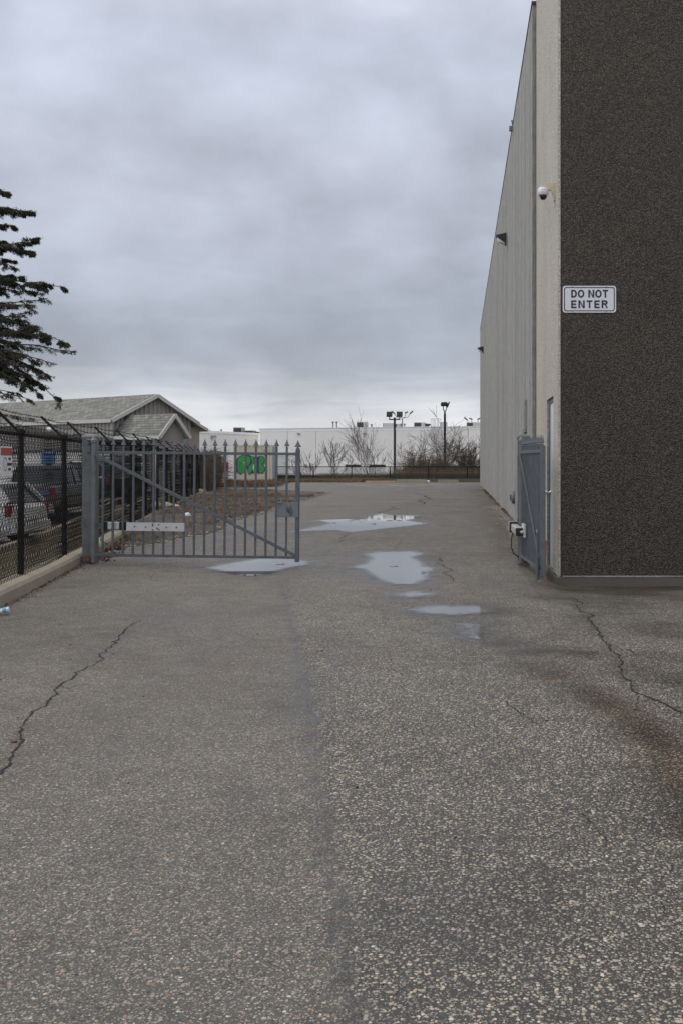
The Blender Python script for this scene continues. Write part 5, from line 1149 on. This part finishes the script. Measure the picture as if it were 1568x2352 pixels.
b = MB(); X, Y = G(284, 1209+8); b.obox((X,Y,g(X,Y)+.02), (.06,.01,0), (0,.04,.01), (0,0,.008)); o = b.build('litter_scrap', M['litter']); tag(o, 'small white scrap lying behind the gate pickets near the kerb end', 'litter')

# ------------------------------------------------------------------ spruce at the left edge
YT = 20.3; TX = P(-185, 0, YT).x; zb = g(TX, YT)
ST = thing('spruce_tree', (TX, YT, zb), 'ragged dark spruce with drooping branches, some of them bare, at the left edge', 'tree')
trunk = MB(); trunk.path([(TX,YT,zb),(TX+.05,YT,3),(TX,YT,6),(TX+.03,YT,9.6)], [.22,.17,.11,.02], 10); trunk.build('trunk', M['bark'], ST)
wood = MB(); needles = MB(); rr = random.Random(21)
def needle_clump(p, d, s):
    for _ in range(6):
        v_ = (Vector((rr.gauss(0,1), rr.gauss(0,1), rr.gauss(0,1)+.25)).normalized()*.8+Vector(d)*.5)*s*rr.uniform(.5,1.1); sd_ = v_.cross(Vector((rr.gauss(0,1),rr.gauss(0,1),rr.gauss(0,1)))).normalized()*s*.17; q = p+Vector((rr.gauss(0,.35),rr.gauss(0,.35),rr.gauss(0,.35)))*s
        needles.add([q-sd_*.6, q+sd_*.6, q+v_*.6+sd_, q+v_, q+v_*.6-sd_], [(0,1,2,3,4)])
def twigs(p, d, L, r, lvl, leafy, droop):
    n_ = 4; pts = [p]; dd = Vector(d).normalized()
    for i in range(n_): dd = (dd+Vector((rr.gauss(0,.12),rr.gauss(0,.12),rr.gauss(0,.10)-droop))).normalized(); pts.append(pts[-1]+dd*L/n_)
    wood.path(pts, [r*(1-.16*i) for i in range(n_+1)], 3, cap=False)
    if leafy:
        k0 = 1 if lvl > 0 else 2
        for i in range(k0, n_+1):
            for f_ in (0,):
                if i < n_: q = pts[i].lerp(pts[i+1], f_)
                else: q = pts[i]
                if rr.random() < leafy: needle_clump(q, dd, .036)
    if lvl < 2:
        for i in range(1, n_+1):
            for s in (-1,1):
                if rr.random() < .8:
                    sd_ = dd.cross(Vector((0,0,1))).normalized()*s; twigs(pts[i], dd*.7+sd_*rr.uniform(.4,.9)+Vector((0,0,rr.uniform(-.4,.2))), L*rr.uniform(.35,.6), r*.55, lvl+1, leafy, droop)
def bough(tip, leafy, droop, zstart=None, dens=11):
    tip = Vector(tip); base = Vector((TX, YT, zstart if zstart else tip.z+.15)); n_ = 12; pts = []; hv = tip-base; L = hv.length
    for i in range(n_+1):
        t = i/n_; q = base.lerp(tip, t); q.z += math.sin(math.pi*min(1,t*1.0))*droop*L+rr.gauss(0,.012)*L*.3; q.y += rr.gauss(0,.01)*L; pts.append(q)
    wood.path(pts, [max(.008, .035*(1-.85*i/n_)*(L/3)) for i in range(n_+1)], 5, cap=False)
    for i in range(2, n_+1):
        d = (pts[i]-pts[i-1]).normalized(); fr = i/n_
        lf = leafy*(.75 if fr > .35 else .3)*(1.15 if math.sin(fr*19+tip.z*7) > -.2 else .3)
        for s in (-1,1):
            for _ in range(2 if rr.random() < .5 else 1):
                sd_ = d.cross(Vector((0,0,1))).normalized()*s; q = pts[i].lerp(pts[i-1], rr.random())
                twigs(q, d*rr.uniform(.5,.9)+sd_*rr.uniform(.3,.8)+Vector((0,0,rr.uniform(-.25,.12))), L*rr.uniform(.10,.17)*(1.25-.95*fr), .008, 0 if rr.random() < .6 else 1, lf, .06)
        if lf > .3:
            for _ in range(3): needle_clump(pts[i].lerp(pts[i-1], rr.random()), d, .045)
# boughs that reach into the picture (tip, leafy, arch)
for (px, py, lf, dr_, z0) in ((16,445,.9,.02,-60),(72,487,.9,-.02,-50),(89,548,.7,-.06,0),(78,581,.9,.03,-40),(39,618,.9,.05,-60),(145,660,.9,.05,-5),(109,684,.08,-.02,30),(78,712,.25,-.04,30),(94,752,.05,.0,40),(154,790,.85,.12,-30),(165,808,.12,.06,0),(92,770,.2,.05,0),(143,927,.95,.20,-95),(125,870,.5,.12,-60),(75,918,.05,.05,-20),(45,905,.05,.06,-10),(35,820,.8,.05,-30),(60,845,.1,.05,-10),(85,800,.1,.03,0),(50,700,.1,.0,30),(60,735,.15,.0,10),(30,870,.8,.1,-40),(110,870,.15,.12,-40),(20,560,.9,.02,-30),(30,600,.8,.02,-30),(55,640,.7,.03,-20),(90,672,.4,.03,0),(70,700,.1,.02,20),(60,770,.7,.05,-30),(100,775,.3,.05,-20),(20,700,.9,.02,-20),(45,790,.8,.05,-30),(80,830,.6,.08,-40),(120,835,.15,.08,-20),(60,895,.7,.12,-60),(90,905,.6,.15,-70),(20,840,.9,.05,-30),(15,480,.8,0,-30),(28,520,.8,.02,-30),(100,890,.1,.1,-20),(70,960,.05,.03,-10),(30,735,.8,.05,-40),(25,650,.9,.0,-40),(60,860,.4,.05,-30)):
    tip = P(px, py, YT+rr.uniform(-.5,.5)); z_ = P(0, py+z0, YT).z; bough(tip, lf, dr_, z_)
for k_ in range(46):
    z_ = rr.uniform(1.8, 9.2); a = rr.uniform(0, 2*math.pi); Lb = np.interp(z_, [1.8, 3, 7, 9.5], [2.0, 2.4, 1.5, .3])*rr.uniform(.7,1)
    if math.cos(a) > .75: continue
    bough((TX+math.cos(a)*Lb, YT+math.sin(a)*Lb, z_-.3), rr.choice((.2,.8,.9)), .05, z_)
wood.build('branches', M['bark'], ST); needles.build('foliage', M['needle'], ST)
